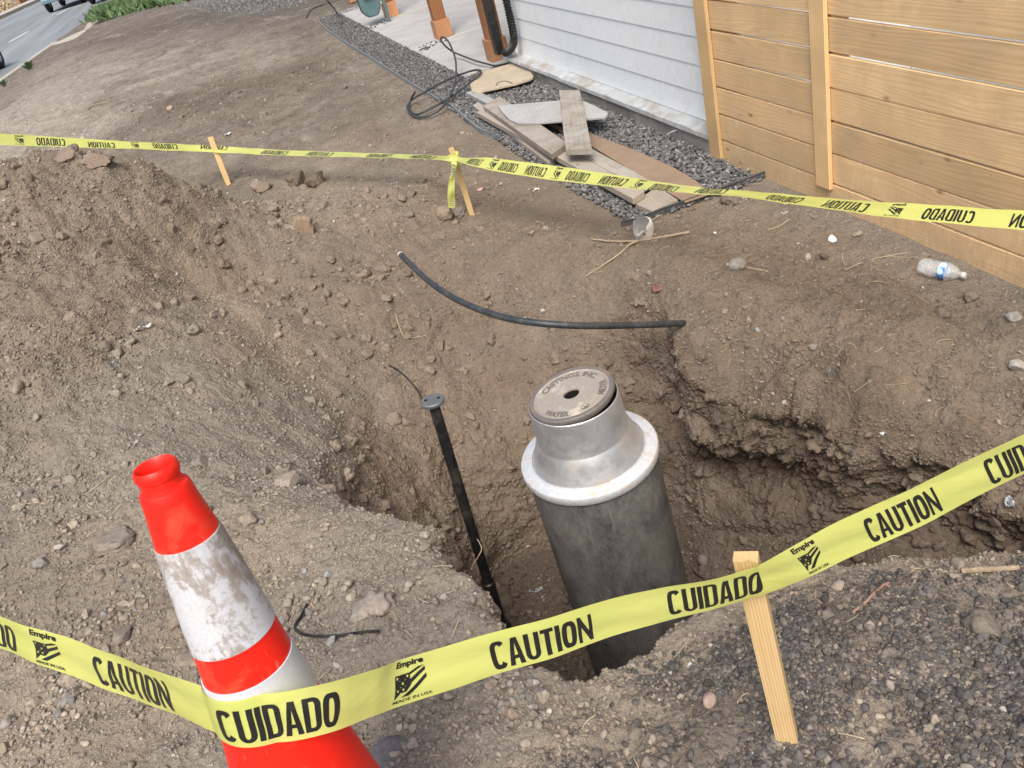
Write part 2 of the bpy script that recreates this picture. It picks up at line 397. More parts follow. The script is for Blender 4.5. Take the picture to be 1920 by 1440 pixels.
M['iron_cap'] = mat_simple('iron_cap', (.16, .175, .185), .5, .4, 50, .2, .15, (.28, .24, .2), .4)
M['dark_hole'] = mat_simple('dark_hole', (.006, .006, .006), .9, 0, 10, 0, 0)  # black painted in place of the shade inside the lid and cap holes
M['rubber'] = mat_simple('rubber', (.018, .018, .018), .8, 0, 30, .2, .1)
M['meter_grey'] = mat_simple('meter_grey', (.10, .17, .18), .5, 0, 20, .12, .05)
M['meter_pale'] = mat_simple('meter_pale', (.40, .38, .33), .6, 0, 20, .1, .05)
M['leaf_green'] = mat_simple('leaf_green', (.10, .165, .065), .6, 0, 5, .35, 0)
M['straw'] = mat_simple('straw', (.50, .40, .25), .8, 0, 30, .25, 0)
M['twig'] = mat_simple('twig', (.36, .28, .19), .85, 0, 60, .25, .3)
M['white_plastic'] = mat_simple('white_plastic', (.62, .64, .64), .4, 0, 15, .06, .05, (.45, .42, .38), .4)
M['paper'] = mat_simple('paper', (.68, .70, .70), .7, 0, 40, .1, .1)

# ------------------------------------------------------------------ terrain: one sheet, rings round the pit
C0 = np.array([.62, 1.78])
CTL = [  # pixel x, y, height of the ground there
 (60,1400,.28),(300,1200,.28),(600,1100,.28),(500,900,.29),(200,900,.34),(100,750,.44),(400,750,.31),(100,600,.58),
 (300,550,.46),(500,620,.22),(250,430,.60),(430,470,.32),(430,410,.24),(560,420,.10),(650,520,.12),(700,600,.08),(760,490,.02),
 (620,800,.26),(640,900,.27),(750,1000,.27),(700,1250,.28),(800,1100,.275),(900,1300,.28),(1000,1400,.28),(1100,1300,.27),(1250,1230,.27),(1400,1180,.27),(1500,1300,.29),
 (1900,1400,.31),(1500,1060,.22),(1700,1060,.22),(1900,1030,.22),(1700,1200,.28),(1300,1400,.29),
 (1920,900,-.05),(1750,855,-.06),(1600,840,-.08),(1400,820,-.12),(1450,700,-.04),(1300,700,-.08),(1290,600,-.04),(1250,550,-.02),(1150,600,-.08),
 (1050,600,-.09),(900,560,-.05),(800,640,.0),(730,680,.06),(650,700,.15),(600,560,.10),(1000,480,0),(1200,470,0),(1500,560,.0),(1700,640,-.01),(1900,700,-.01),(900,480,0),
 (1880,560,0),(1600,480,0),(1400,420,0),(1100,380,0),(885,402,0),(700,350,0)]
cp = [gp(a, b, z) for a, b, z in CTL]
for x, y, z in [(-.96,4.75,.96),(-1.25,4.6,.97),(-1.75,4.4,.93),(-.62,4.85,.72),(-.3,4.85,.44),(-.05,5.0,.32),(.25,4.95,.22),(.6,4.8,.12),(-1.3,3.9,.76),(-2.2,3.6,.7),
                (-.9,6.2,.0),(-1.8,6.0,.0),(-2.8,5.5,.1),(-.2,5.9,0),(.4,5.2,0),(-3.3,3.2,.3),(-2.2,1.8,.3),(-1.6,.9,.3),(-.5,.2,.3),(.4,.0,.3),(1.3,.3,.3),(1.8,.7,.2),
                (-1,-1,.3),(1,-1,.3),(-2.5,0,.2),(2.1,0,.2),(2.2,1.8,0),(2.2,3,0),(2.6,5,0),(1.5,6.5,0),(0,7,0),(-2,7.3,0),(-4,6,0),(-4.5,3,0),(-4,0,0),(3,0,0),(3,2,0),(0,-3,.1)]:
    cp.append(np.array([x, y, z]))
cp = np.array(cp)
def _phi(r): return np.where(r > 1e-9, r * r * np.log(r + 1e-12), 0)
_n = len(cp)
_K = np.zeros((_n + 3, _n + 3)); _r = np.linalg.norm(cp[:, None, :2] - cp[None, :, :2], axis=2)
_K[:_n, :_n] = _phi(_r) + np.eye(_n) * .02; _K[:_n, _n] = 1; _K[:_n, _n + 1:] = cp[:, :2]; _K[_n:, :_n] = _K[:_n, _n:].T
_W = np.linalg.solve(_K, np.concatenate([cp[:, 2], [0, 0, 0]]))
def surf(xy):
    xy = np.atleast_2d(xy); out = np.zeros(len(xy))
    rr = np.linalg.norm(xy - np.array([0, 2.5]), axis=1); near = rr < 7.0
    q = xy[near]; z = np.zeros(len(q))
    for s in range(0, len(q), 100000):
        b = q[s:s + 100000]; z[s:s + 100000] = _phi(np.linalg.norm(b[:, None] - cp[None, :, :2], axis=2)) @ _W[:_n] + _W[_n] + b @ _W[_n + 1:]
    out[near] = z * (1 - ss(rr[near], 4.3, 6.6)); return out
RIM = [(640,945,.27),(700,950,.27),(800,985,.27),(850,1060,.27),(905,1100,.27),(930,1170,.27),(980,1250,.27),(1090,1270,.27),(1180,1220,.27),(1250,1190,.27),
 (1330,1150,.27),(1370,1075,.25),(1480,1035,.22),(1600,1040,.22),(1750,1030,.22),(1920,1012,.22),None,(1920,905,-.30),(1750,868,-.28),(1620,832,-.26),(1520,792,-.24),(1420,748,-.2),(1340,715,-.18),(1275,690,-.17),(1262,640,-.12),(1258,590,-.12),(1190,560,-.08),(1050,590,-.16),(900,575,-.2),(830,610,-.22),(780,650,-.18),(710,685,-.10),(640,705,.0),(590,790,.12),(600,880,.26)]
FOOT = [(-.05,2.0),(-.02,1.9),(.05,1.78),(.10,1.6),(.16,1.5),(.2,1.4),(.25,1.35),(.33,1.3),(.42,1.28),(.5,1.27),(.6,1.25),(.66,1.25),(.76,1.24),(.88,1.2),(1.02,1.14),(1.2,1.1),
 (1.66,1.35),(1.55,1.62),(1.44,1.80),(1.36,1.96),(1.27,2.12),(1.20,2.28),(1.12,2.42),(1.13,2.55),(1.0,2.66),(.9,2.66),(.8,2.64),(.62,2.72),(.42,2.78),(.30,2.78),(.16,2.64),(.08,2.46),(0,2.25),(-.03,2.1)]
rim = np.array([gp(*p)[:2] if p else (1.72, .95) for p in RIM]); foot = np.array(FOOT)
foot[16] = (1.62, 1.05)
def polar(P):
    d = P - C0; a = np.arctan2(d[:, 1], d[:, 0]); r = np.hypot(d[:, 0], d[:, 1]); o = np.argsort(a); a = a[o]; r = r[o]
    a = np.concatenate([a - 2 * np.pi, a, a + 2 * np.pi]); r = np.concatenate([r, r, r]); return a, r
ra, rr_ = polar(rim); fa, fr = polar(foot)
NT_ = 1900
th = np.linspace(-np.pi, np.pi, NT_, endpoint=False)
def smooth_c(v, k):
    ker = np.hanning(2 * k + 1); ker /= ker.sum(); return np.convolve(np.concatenate([v[-k:], v, v[:k]]), ker, 'valid')
rimR = smooth_c(np.interp(th, ra, rr_), 12); footR = smooth_c(np.interp(th, fa, fr), 15)
dirs = np.stack([np.cos(th), np.sin(th)], 1)
c3 = np.concatenate([dirs * 1.0, np.zeros((NT_, 1))], 1)
rgt = np.exp(-((th - R_(8)) / R_(45)) ** 4); rimR = rimR + (.030 + .012 * rgt) * fbm(c3, .22, 4, 3) + (.010 + .010 * rgt) * fbm(c3, .05, 2, 9)
rimS = smooth_c(rimR, 70)
rimxy = C0 + dirs * rimR[:, None]
lean2 = np.clip(np.exp(-((th - R_(92)) / R_(36)) ** 4) + .45 * np.exp(-((th - R_(150)) / R_(28)) ** 2), 0, 1)
Dth = np.interp(np.degrees(th), [-60, -38, -20, 40, 52, 60, 70, 100, 115, 135, 152, 168], [0, .05, .22, .18, .13, .12, .16, .24, .30, .24, .10, 0])
Wth = np.interp(np.degrees(th), [-60, -20, 45, 60, 80, 110, 140, 180], [.1, .28, .26, .14, .30, .50, .42, .15])
Dth = smooth_c(Dth, 25); Wth = smooth_c(Wth, 25)
rimz = surf(rimxy) - Dth
FLOOR = -1.12
nF, nW = 42, 180
rows = []; kind = []
for i in range(nF):                                    # floor
    t = (i + .02) / nF
    xy = C0 + dirs * (footR * t)[:, None]; z = np.full(NT_, FLOOR) + .10 * t ** 6
    z += .34 * ss(xy[:, 0], .98, 1.5)                    # the trench floor climbs to the right
    rows.append(np.column_stack([xy, z])); kind.append(0)
fz = rows[-1][:, 2]
und = np.exp(-((th - R_(14)) / R_(42)) ** 4)             # how far the far right wall is undercut
lean = .85 * np.exp(-((th - R_(100)) / R_(34)) ** 4) + .45 * np.exp(-((th - R_(140)) / R_(24)) ** 2)      # the far slope stays gentle
for i in range(1, nW + 1):
    t = i / nW
    z = fz + (rimz - fz) * (t ** 1.0)
    h = np.full(NT_, 0.0) + t
    h = h * (1 - lean) + lean * t ** 2.4
    r = footR + (rimR - footR) * h
    r = r + und * (.115 * math.exp(-((t - .42) / .24) ** 2))
    xy = C0 + dirs * r[:, None]
    k = ss(np.array([t]), .90, 1.0)[0]
    rows.append(np.column_stack([xy, z])); kind.append(1)
d = 0.0; step = .0055; ds = []
while d < 320:
    d += step; ds.append(d)
    if d > 30: step *= 1.05
    elif d > 2.2: step *= 1.013
    elif d > .8: step = .0075
ds = np.array(ds)
rimW = smooth_c(rimR, 150)
for dd in ds:
    bl = float(ss(np.array([dd]), .8, 5.0)[0]); rad = rimR * (1 - bl) + rimW * bl + dd
    xy = C0 + dirs * rad[:, None]; rows.append(np.column_stack([xy, np.full(NT_, 9.0)])); kind.append(2)
P = np.concatenate(rows); kind = np.repeat(np.array(kind), NT_); nrow = len(rows)
ti = np.tile(np.arange(NT_), nrow); ri = np.repeat(np.arange(nrow), NT_)
out = kind == 2
P[out, 2] = surf(P[out, :2])
# round the lip over: the first centimetres drop a little
dr = np.zeros(len(P)); dr[out] = ds[ri[out] - nF - nW]
drs = np.maximum(dr + (rimR - rimS)[ti], 0); P[:, 2] -= np.where(out, .014 * np.exp(-dr / .012) + .03 * rgt[ti] * np.exp(-dr / .04) + Dth[ti] * np.exp(-(drs / Wth[ti]) ** 1.25), 0)
wallm = kind == 1
tw = (ri - nF + 1) / nW
# roughness masks
X, Y = P[:, 0], P[:, 1]
pile = ss(P[:, 2], .30, .55) * (X < .3) * (Y > 2.2)
fl = (kind == 0)
farm = ss(Y, 5.0, 7.5)
def blob(cx, cy, rx, ry, rz=0.0):
    c, s = math.cos(rz), math.sin(rz); u = ((X - cx) * c + (Y - cy) * s) / rx; v = (-(X - cx) * s + (Y - cy) * c) / ry
    return np.exp(-(u * u + v * v))
nearR = np.hypot(X, Y - 2) < 9
Pn = P[nearR]
A = np.zeros(len(P)); B = np.zeros(len(P)); Cn = np.zeros(len(P)); Dn = np.zeros(len(P)); En = np.zeros(len(P))
wn_ = 1 - ss(np.hypot(X, Y - 2), 6.5, 9.0)
A[nearR] = fbm(Pn, .55, 2, 1); B[nearR] = fbm(Pn, .16, 3, 2); Cn[nearR] = fbm(Pn, .045, 2, 3)
bil = 1 - 2 * np.abs(perlin(Pn, .075, 5)); Dn[nearR] = bil * .6 + .4 * (1 - 2 * np.abs(perlin(Pn, .032, 6)))
En[nearR] = perlin(Pn, .017, 8)
A = A * wn_ + fbm(P, 2.5, 2, 1) * .6 * (1 - wn_); B = B * wn_ + fbm(P, .5, 2, 2) * .6 * (1 - wn_); Cn *= wn_; Dn *= wn_; En *= wn_
_sc = gp(405, 505, .30); scoop = blob(_sc[0], _sc[1], .36, .24, .6)
track = blob(gp(450,175)[0], gp(450,175)[1], 1.2, 1.5)
prox = ss(dr, 0, .08) * out
amp_mid = np.where(out, (.019 + .026 * np.exp(-(dr / .45) ** 2) * rgt[ti] + .020 * pile + .012 * blob(-.1, 4.6, .7, .5) + .035 * track), np.where(fl, .022, .022))
flat_house = ss(X, 1.05, 1.5) * ss(Y, 3.2, 3.7) * (X < 12)
amp_mid = amp_mid * (1 - .85 * flat_house) * (1 - .5 * farm)
z_add = .022 * A * (1 - flat_house) * (1 + pile) + amp_mid * B + (.0035 + .006 * pile + .003 * (Y < 1.6)) * Cn * (1 - .6 * farm) + (.0065 + .008 * pile + .008 * fl + .008 * track) * Dn * (1 - .8 * flat_house) + .0022 * En
z_add += rgt[ti] * out * np.exp(-(dr / .75) ** 4) * (1 - ss(X, 1.85, 2.1)) * (.030 * perlin(P, .34, 71) + .020 * (1 - 2 * np.abs(perlin(P, .21, 72))) + .010 * (1 - 2 * np.abs(perlin(P, .09, 73))))
_s1 = gp(290, 455, .45); _s2 = gp(540, 610, .24); _sm = (_s1 + _s2) / 2; _sv = _s2 - _s1; band = blob(_sm[0], _sm[1], .55 * np.hypot(_sv[0], _sv[1]), .085, math.atan2(_sv[1], _sv[0])); band *= np.clip(.85 + .9 * B, 0, 1)
z_add = z_add * (1 - .7 * band) - .015 * band
z_add -= .13 * scoop
# bank lumps on the right block and the mound top
z_add += .05 * blob(1.55, 2.05, .28, .2, .4) * out + .03 * blob(1.2, 2.5, .12, .12) * out
fh2 = np.maximum(flat_house, ss(X, 1.95, 2.2) * (Y > 0) * (Y < 5))
P[:, 2] = np.where(out, P[:, 2] * (1 - fh2), P[:, 2])
z_add *= (1 - .7 * fh2)
P[out | fl, 2] += z_add[out | fl]
# walls: push along the horizontal outward direction, plus ledges
D2 = dirs[ti]
wav = np.sin(np.pi * np.clip(tw, 0, 1)) ** .35
tool = .010 * np.sin(P[:, 0] * 150 + P[:, 1] * 90 + 3 * B) * (np.abs(th[ti] - R_(160)) < R_(35))
rg = (1 - .5 * lean2[ti[wallm]]) * (1 + .5 * rgt[ti[wallm]]); hn = ((.055 + .035 * rgt[ti[wallm]]) * fbm(P[wallm], .30, 2, 21) + .026 * rg * fbm(P[wallm], .11, 3, 22) + (.009 + .010 * rgt[ti[wallm]]) * (1 - 2 * np.abs(perlin(P[wallm], .06, 24))) + (.006 + .004 * rgt[ti[wallm]]) * (1 - 2 * np.abs(perlin(P[wallm], .028, 25))))
P[wallm, :2] += D2[wallm] * (hn * wav[wallm])[:, None]
P[wallm, 2] += (z_add[wallm] * tw[wallm] ** 6) + .018 * fbm(P[wallm], .09, 2, 31) * wav[wallm]
P[wallm, 2] -= (.014 + .03 * rgt[ti[wallm]]) * ss(tw[wallm], .93, 1.0)
# road side: the land falls a little to the street
ROAD_Z = -.25
kerb_a, kerb_b = gp(0, 161, ROAD_Z)[:2], gp(97, 91, ROAD_Z)[:2]
rdir = (kerb_b - kerb_a) / np.linalg.norm(kerb_b - kerb_a); rnor = np.array([-rdir[1], rdir[0]])   # towards the street (-X)
if rnor[0] > 0: rnor = -rnor
sdist = (P[:, :2] - kerb_a) @ rnor                     # >0 on the street side
fall = ss(sdist, -2.6, -.3)
P[:, 2] = np.where(out, P[:, 2] * (1 - fall) + (ROAD_Z + .10) * fall - .14 * ss(sdist, .02, .12), P[:, 2])

# base colour of the earth (dry dust, damp dug soil, grit, and painted pit shade)
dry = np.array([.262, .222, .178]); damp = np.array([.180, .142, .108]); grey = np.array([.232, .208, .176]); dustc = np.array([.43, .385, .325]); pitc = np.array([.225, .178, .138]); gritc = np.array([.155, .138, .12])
col = np.tile(dry, (len(P), 1))
def lay(c, f):
    global col
    f = np.clip(f, 0, 1)[:, None]; col = col * (1 - f) + c * f
n_lo = np.zeros(len(P)); n_lo[:] = .5 + .5 * fbm(P * np.array([1, 1, .5]), 1.1, 3, 41); n_m = .5 + .5 * B
lay(grey, ss(n_lo, .35, .7) * .8)
lay(damp, .5 * pile * ss(n_m, .2, .8))
lay(damp, .8 * blob(1.45, 1.95, .55, .65)); lay(damp, .8 * blob(.55, 3.9, .9, .8)); lay(damp, .9 * blob(1.7, 2.6, .75, 1.1)); lay(damp, .6 * blob(1.2, 4.6, .5, 1.4))
for (a, b, rx, ry, f) in [(90, 262, 2.4, 1.8, 1.0), (70, 195, 1.6, 2.2, 1.0), (20, 240, 2.0, 2.0, 1.0), (180, 215, 1.4, 1.4, .8), (170, 135, 1.4, 2.4, .8), (120, 110, 1.0, 2.4, .8), (330, 95, 1.2, 1.8, .6), (420, 110, 1.0, 1.6, .4)]:
    g = gp(a, b); lay(dustc, f * blob(g[0], g[1], rx, ry) * (.6 + .6 * n_m))
for (a, b, rx, ry, f) in [(330, 195, .7, .7, .8), (430, 180, .9, .9, .85), (530, 140, .8, .9, .7), (300, 55, 1.4, 1.6, .5)]:
    g = gp(a, b); lay(np.array([.165, .130, .102]), f * blob(g[0], g[1], rx, ry) * (.5 + .8 * n_m))
lay(np.array([.195, .158, .125]), .5 * ss(Y, 4.6, 6) * (1 - ss(Y, 16, 22)) * ss(X, -3.2, -1.2) * (1 - ss(X, 1.3, 1.6)) * ss(n_lo, .30, .62))
for (a, b, rx, ry, f) in [(420, 15, 1.6, 3.0, .9), (560, 10, 1.4, 3.0, .9), (200, 75, 1.2, 1.3, .7), (130, 88, .7, .7, .7), (700, -120, 30, 12, .5)]:
    g = gp(a, b); lay(np.array([.125, .112, .102]), f * blob(g[0], g[1], rx, ry) * (.5 + .8 * n_m))
lay(np.array([.215, .165, .120]), .8 * scoop); lay(np.array([.42, .345, .255]), band)
GRAV = np.array([gp(*p, .28)[:2] for p in [(960,1500),(1130,1365),(1230,1290),(1330,1255),(1420,1200),(1500,1120),(1640,1085),(1760,1080),(1920,1050),(2300,1050),(2400,1700),(900,1700)]])
def in_poly(Q, poly):
    c = np.zeros(len(Q), bool); x, y = Q[:, 0], Q[:, 1]; j = len(poly) - 1
    for i in range(len(poly)):
        xi, yi = poly[i]; xj, yj = poly[j]
        cnd = ((yi > y) != (yj > y)) & (x < (xj - xi) * (y - yi) / (yj - yi + 1e-12) + xi); c ^= cnd; j = i
    return c
def poly_soft(Q, poly, s, n=9):
    acc = np.zeros(len(Q))
    for k in range(n):
        a = 2 * math.pi * k / n; acc += in_poly(Q + s * np.array([math.cos(a), math.sin(a)]) * (.5 + .5 * (k % 2)), poly)
    return acc / n
nb = np.hypot(X, Y - 1) < 2.5
gm = np.zeros(len(P)); gm[nb] = poly_soft(P[nb, :2] + .05 * B[nb][:, None], GRAV, .06)
lay(gritc * .8, .9 * gm * np.clip(.70 + .9 * A + .8 * B, .15, 1))
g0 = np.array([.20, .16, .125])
col *= 1.10
shadec = np.array([.150, .118, .092]); rb_ = np.exp(-((th - R_(28)) / R_(44)) ** 4)[ti]  # shade painted into the slope along the right rim
lay(shadec, .85 * rb_ * out * np.exp(-(dr / .26) ** 2) * np.clip(.75 + .9 * B, 0, 1)); lay(np.array([.205, .165, .128]), .55 * out * np.exp(-(((X - .6) / 1.0) ** 2 + ((Y - 3.7) / 1.0) ** 2)) + .45 * pile)
lay(g0, fl * 1.0); lay(pitc * (1.0), wallm * (1 - .55 * ss(tw, .8, 1.0))); lay(np.array([.125, .098, .077]), wallm * rb_ * (1 - .4 * ss(tw, .85, 1.0)) * .9); lay(np.array([.13, .103, .08]), fl * .7)  # right wall, recess behind the barrel and floor darkened as painted shade
col *= np.array([.99, .982, .960]) * (1 - .10 * ss(P[:, 1], 4, 6))[:, None]
strat = ss(np.where(wallm, perlin(P * np.array([.35, .35, 1.6]), .2, 51), -1), .05, .4)
lay(np.array([.25, .205, .16]), .5 * strat * wallm)
lay(gritc * 1.4, .6 * np.exp(-((X - 2.3) / .25) ** 2) * (Y > .5) * (Y < 3.4))
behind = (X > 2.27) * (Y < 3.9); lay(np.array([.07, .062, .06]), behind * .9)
idx = np.arange(nrow * NT_).reshape(nrow, NT_)
a = idx[:-1]; b = idx[1:]; nx = np.roll(np.arange(NT_), -1)
Fq = np.stack([a.ravel(), b.ravel(), b[:, nx].ravel(), a[:, nx].ravel()], 1)
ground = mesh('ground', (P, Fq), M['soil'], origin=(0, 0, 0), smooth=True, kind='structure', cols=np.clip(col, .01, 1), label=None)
print('ground verts', len(P))
# close the centre of the floor
near_faces = np.hypot(P[Fq[:, 0], 0], P[Fq[:, 0], 1] - 4) < 34
Fn = Fq[near_faces]
bvh = BVHTree.FromPolygons(P.tolist(), Fn.tolist(), all_triangles=False)
def hit(px, py):
    r = Vector(ray(px, py)).normalized(); h = bvh.ray_cast(Vector(CAM), r)
    if h[0] is None: g = gp(px, py); return g, np.array([0, 0, 1.0])
    return np.array(h[0]), np.array(h[1])
def zg(x, y):
    h = bvh.ray_cast(Vector((x, y, 3)), Vector((0, 0, -1))); return h[0].z if h[0] is not None else 0.0

# ------------------------------------------------------------------ stones
def ico(sub):
    bm = bmesh.new(); bmesh.ops.create_icosphere(bm, subdivisions=sub, radius=1.0)
    V = np.array([v.co[:] for v in bm.verts]); F = np.array([[v.index for v in f.verts] for f in bm.faces]); bm.free(); return V, F
def stone_shapes(sub, n, amp, squash=(.5, .9), cuts=0):
    V0, F0 = ico(sub); out_ = []
    for i in range(n):
        V = V0.copy(); s = np.array([1.0, rng.uniform(.6, .95), rng.uniform(*squash)])
        V = V * (1 + amp * fbm(V + 13.7 * i, 1.1, 2, 60)[:, None])
        for c in range(cuts):
            nrm = rng.normal(size=3); nrm /= np.linalg.norm(nrm); dd = rng.uniform(.45, .8)
            k = V @ nrm; V = V - np.maximum(k - dd, 0)[:, None] * nrm
        out_.append(V * s)
    return out_, F0
def scatter(name, pts, nrm, size, cols, shapes, sink=.25, smooth=True, **kw):
    V0s, F0 = shapes; n = len(pts); nv = len(V0s[0]); sid = rng.integers(0, len(V0s), n)
    B0 = np.stack(V0s)[sid]                                  # n,nv,3
    a = rng.uniform(0, 2 * np.pi, n); q = rng.normal(scale=.25, size=(n, 3)) + nrm; q /= np.linalg.norm(q, axis=1)[:, None]
    t0 = np.stack([np.cos(a), np.sin(a), np.zeros(n)], 1); u = t0 - q * (t0 * q).sum(1)[:, None]; u /= np.linalg.norm(u, axis=1)[:, None] + 1e-9
    v = np.cross(q, u)
    Vw = (B0[:, :, 0:1] * u[:, None] + B0[:, :, 1:2] * v[:, None] + B0[:, :, 2:3] * q[:, None]) * size[:, None, None]
    Vw = Vw + (pts + nrm * (size * (.5 - sink))[:, None])[:, None]
    F = (F0[None] + (np.arange(n) * nv)[:, None, None]).reshape(-1, 3)
    C = np.repeat(cols, nv, axis=0)
    return mesh(name, (Vw.reshape(-1, 3), F), kw.pop('mat', M['stone']), origin=(0, 0, 0), smooth=smooth, cols=C, **kw)
PAL = .92 * np.array([[.28,.25,.215],[.25,.215,.18],[.22,.19,.155],[.34,.31,.265],[.20,.19,.18],[.30,.31,.305],[.42,.40,.365],[.30,.23,.18],[.165,.14,.115],[.24,.22,.195]])
SOILP = 1.1 * np.array([[.255,.212,.168],[.225,.182,.142],[.20,.162,.128],[.28,.24,.192],[.25,.222,.185]])
DARK = np.array([1.22, 1.14, 1.04]) * np.array([[.085,.085,.088],[.065,.062,.062],[.11,.105,.10],[.075,.078,.085],[.14,.125,.115],[.10,.095,.095],[.055,.055,.058],[.22,.20,.185],[.33,.33,.32],[.13,.115,.105]])
DARKW = np.array([.2,.17,.16,.15,.1,.1,.08,.015,.005,.02])
LAVA = np.array([[.125,.127,.132],[.145,.142,.142],[.10,.102,.107],[.185,.182,.18],[.135,.14,.148],[.24,.24,.238],[.155,.145,.142],[.08,.082,.086]])
def pick(pal, n, p=None, j=.12):
    c = pal[rng.choice(len(pal), n, p=p)]; return np.clip(c * (1 + rng.normal(scale=j, size=(n, 1))), .01, 1)
# faces of the near ground, with areas, for scattering
q4 = P[Fn]; cen = q4.mean(1); nrmf = np.cross(q4[:, 2] - q4[:, 0], q4[:, 3] - q4[:, 1]); area = np.linalg.norm(nrmf, axis=1) / 2
nrmf = nrmf / (2 * area[:, None] + 1e-12); nrmf[nrmf[:, 2] < -.3] *= -1
pc = proj(cen); infr = (pc[:, 2] > .2) & (pc[:, 0] > -60) & (pc[:, 0] < 1980) & (pc[:, 1] > -60) & (pc[:, 1] < 1500)
kf = kind[Fn[:, 0]]; gmf = gm[Fn[:, 0]]; pilef = pile[Fn[:, 0]]; twf = tw[Fn[:, 0]]; yf = cen[:, 1]; xf = cen[:, 0]
nzf = np.abs(nrmf[:, 2])
def sample(weight, n):
    wgt = weight * area * infr; cs = np.cumsum(wgt); tot = cs[-1]
    i = np.searchsorted(cs, rng.uniform(0, tot, n)); i = np.minimum(i, len(cs) - 1)
    k = rng.dirichlet([1, 1, 1, 1], n)[:, :, None]; return (q4[i] * k).sum(1), nrmf[i], i
ok_house = ~((xf > 1.45) & (yf > 3.5)) & ~(xf > 2.19)
sidef = (cen[:, :2] - kerb_a) @ rnor
ok_house &= sidef < -.2
SH12 = stone_shapes(1, 24, .25, (.5, .9), 2)            # 12 verts (icosahedra)
SH42 = stone_shapes(2, 30, .28, (.45, .85), 3)
SH162 = stone_shapes(3, 16, .35, (.5, .9), 4)
CL = stone_shapes(3, 20, .6, (.55, .95), 2)
outf = (kf == 2).astype(float)
distw = 1 / (1 + (np.hypot(xf, yf) / 2.6) ** 3)
def near_soil(i, k=1.0, j=.12): return np.clip(col[Fn[i, 0]] * k * (1 + rng.normal(scale=j, size=(len(i), 1))), .01, 1)
# fine grit everywhere near
p, n_, i = sample(ok_house * (outf * (1 - .6 * gmf) * (1 + 1.5 * pilef) + .8 * (kf == 0) + .15 * (kf == 1)) * distw, 42000)
s = .0016 + .0022 * rng.random(len(p)) ** 2 + .0008 * np.hypot(p[:, 0], p[:, 1]) ** .8
cc = near_soil(i, 1.06, .16); kk = rng.random(len(p)) < .10; cc[kk] = pick(PAL, kk.sum())
scatter('grit', p, n_, s, cc, SH12, .3, kind='stuff')
# pebbles
scf = 1 - np.clip(.6 * scoop + 1.0 * band, 0, .97)[Fn[:, 0]]; patch = scf * np.clip(.25 + 1.2 * fbm(cen, .8, 2, 76) + 1.4 * fbm(cen, .25, 2, 77), .04, 3)
p, n_, i = sample(ok_house * patch * (outf * (1 - .5 * gmf) * (1 + .5 * pilef) * (1 + 1.8 * (yf < 1.9) * (xf < .6)) + 1.6 * (kf == 0) + .12 * (kf == 1)) * distw, 11000)
s = .0032 + .0065 * rng.random(len(p)) ** 3; s *= (1 + .10 * np.maximum(p[:, 1] - 3, 0))
cc = near_soil(i, 1.08, .14); kk = rng.random(len(p)) < .17; cc[kk] = pick(PAL, kk.sum())
scatter('pebbles', p, n_, s, cc, SH42, .2, kind='stuff')
p, n_, i = sample(ok_house * patch * (outf * (1 - .4 * gmf) * (1 + .8 * (yf < 1.9)) + .9 * (kf == 0)) * distw * (.5 + 2.5 * (yf < 1.7) * (xf < .3)), 1100)
s = .008 + .010 * rng.random(len(p)) ** 2.2
cc = near_soil(i, 1.08, .14); kk = rng.random(len(p)) < .25; cc[kk] = pick(PAL, kk.sum())
scatter('larger_pebbles', p, n_, s, cc, SH162, .15, kind='stuff')
# dark rounded gravel, bottom right
p, n_, i = sample(outf * np.clip(gmf, 0, 1) * np.clip(.5 + 1.8 * fbm(cen, .22, 2, 78), .04, 2), 19000)
s = .0024 + .0046 * rng.random(len(p)) ** 2.2
cc = pick(DARK, len(p), DARKW); kk = rng.random(len(p)) < .12; cc[kk] = pick(SOILP, kk.sum()) * .8
scatter('dark_gravel', p, n_, s, cc, SH42, .15, kind='stuff')
p, n_, i = sample(outf * np.clip(gmf - .2, 0, 1), 260)
s = .007 + .005 * rng.random(len(p)); scatter('dark_gravel', p, n_, s, pick(DARK, len(p), DARKW), SH162, .1, kind='stuff')
# soil clods on the mound, around the far edge and on the pit floor
clodw = outf * scf * (.9 * pilef * patch + 5.0 * np.clip(.4 + 1.5 * fbm(cen, .35, 2, 61), 0, 2) * np.exp(-(((xf - .25) / .55) ** 2 + ((yf - 4.5) / .55) ** 2)) + .8 * np.exp(-(((xf + .2) / .5) ** 2 + ((yf - 3.6) / .5) ** 2)) + .10 * (yf < 5.2) + .6 * np.exp(-(((xf - gp(430,180)[0]) / 1.3) ** 2 + ((yf - gp(430,180)[1]) / 1.3) ** 2))) + 1.6 * (kf == 0) + .7 * (kf == 1)
p, n_, i = sample(ok_house * clodw * (yf < 16), 5200)
s = .005 + .030 * rng.random(len(p)) ** 5.5
clc = np.array([[.205,.165,.128],[.18,.142,.11],[.235,.195,.155]])
scatter('soil_clods', p, n_, s, near_soil(i, .95, .1), CL, .45, mat=M['clod'], kind='stuff')
p, n_, i = sample(ok_house * (outf * (1 - .8 * gmf) * scf * (1 + 2.2 * pilef + 1.5 * np.exp(-(((xf - .1) / .7) ** 2 + ((yf - 4.1) / .8) ** 2))) * np.clip(.5 + 1.3 * fbm(cen, .18, 2, 79), .05, 2.5) + 1.2 * (kf == 0) + 1.0 * (kf == 1)) * distw, 52000)
s = .0030 + .0055 * rng.random(len(p)) ** 2.5
scatter('soil_crumbs', p, n_, s, near_soil(i, 1.0, .1), stone_shapes(2, 24, .55, (.5, .9), 4), .35, smooth=False, mat=M['clod'], kind='stuff')
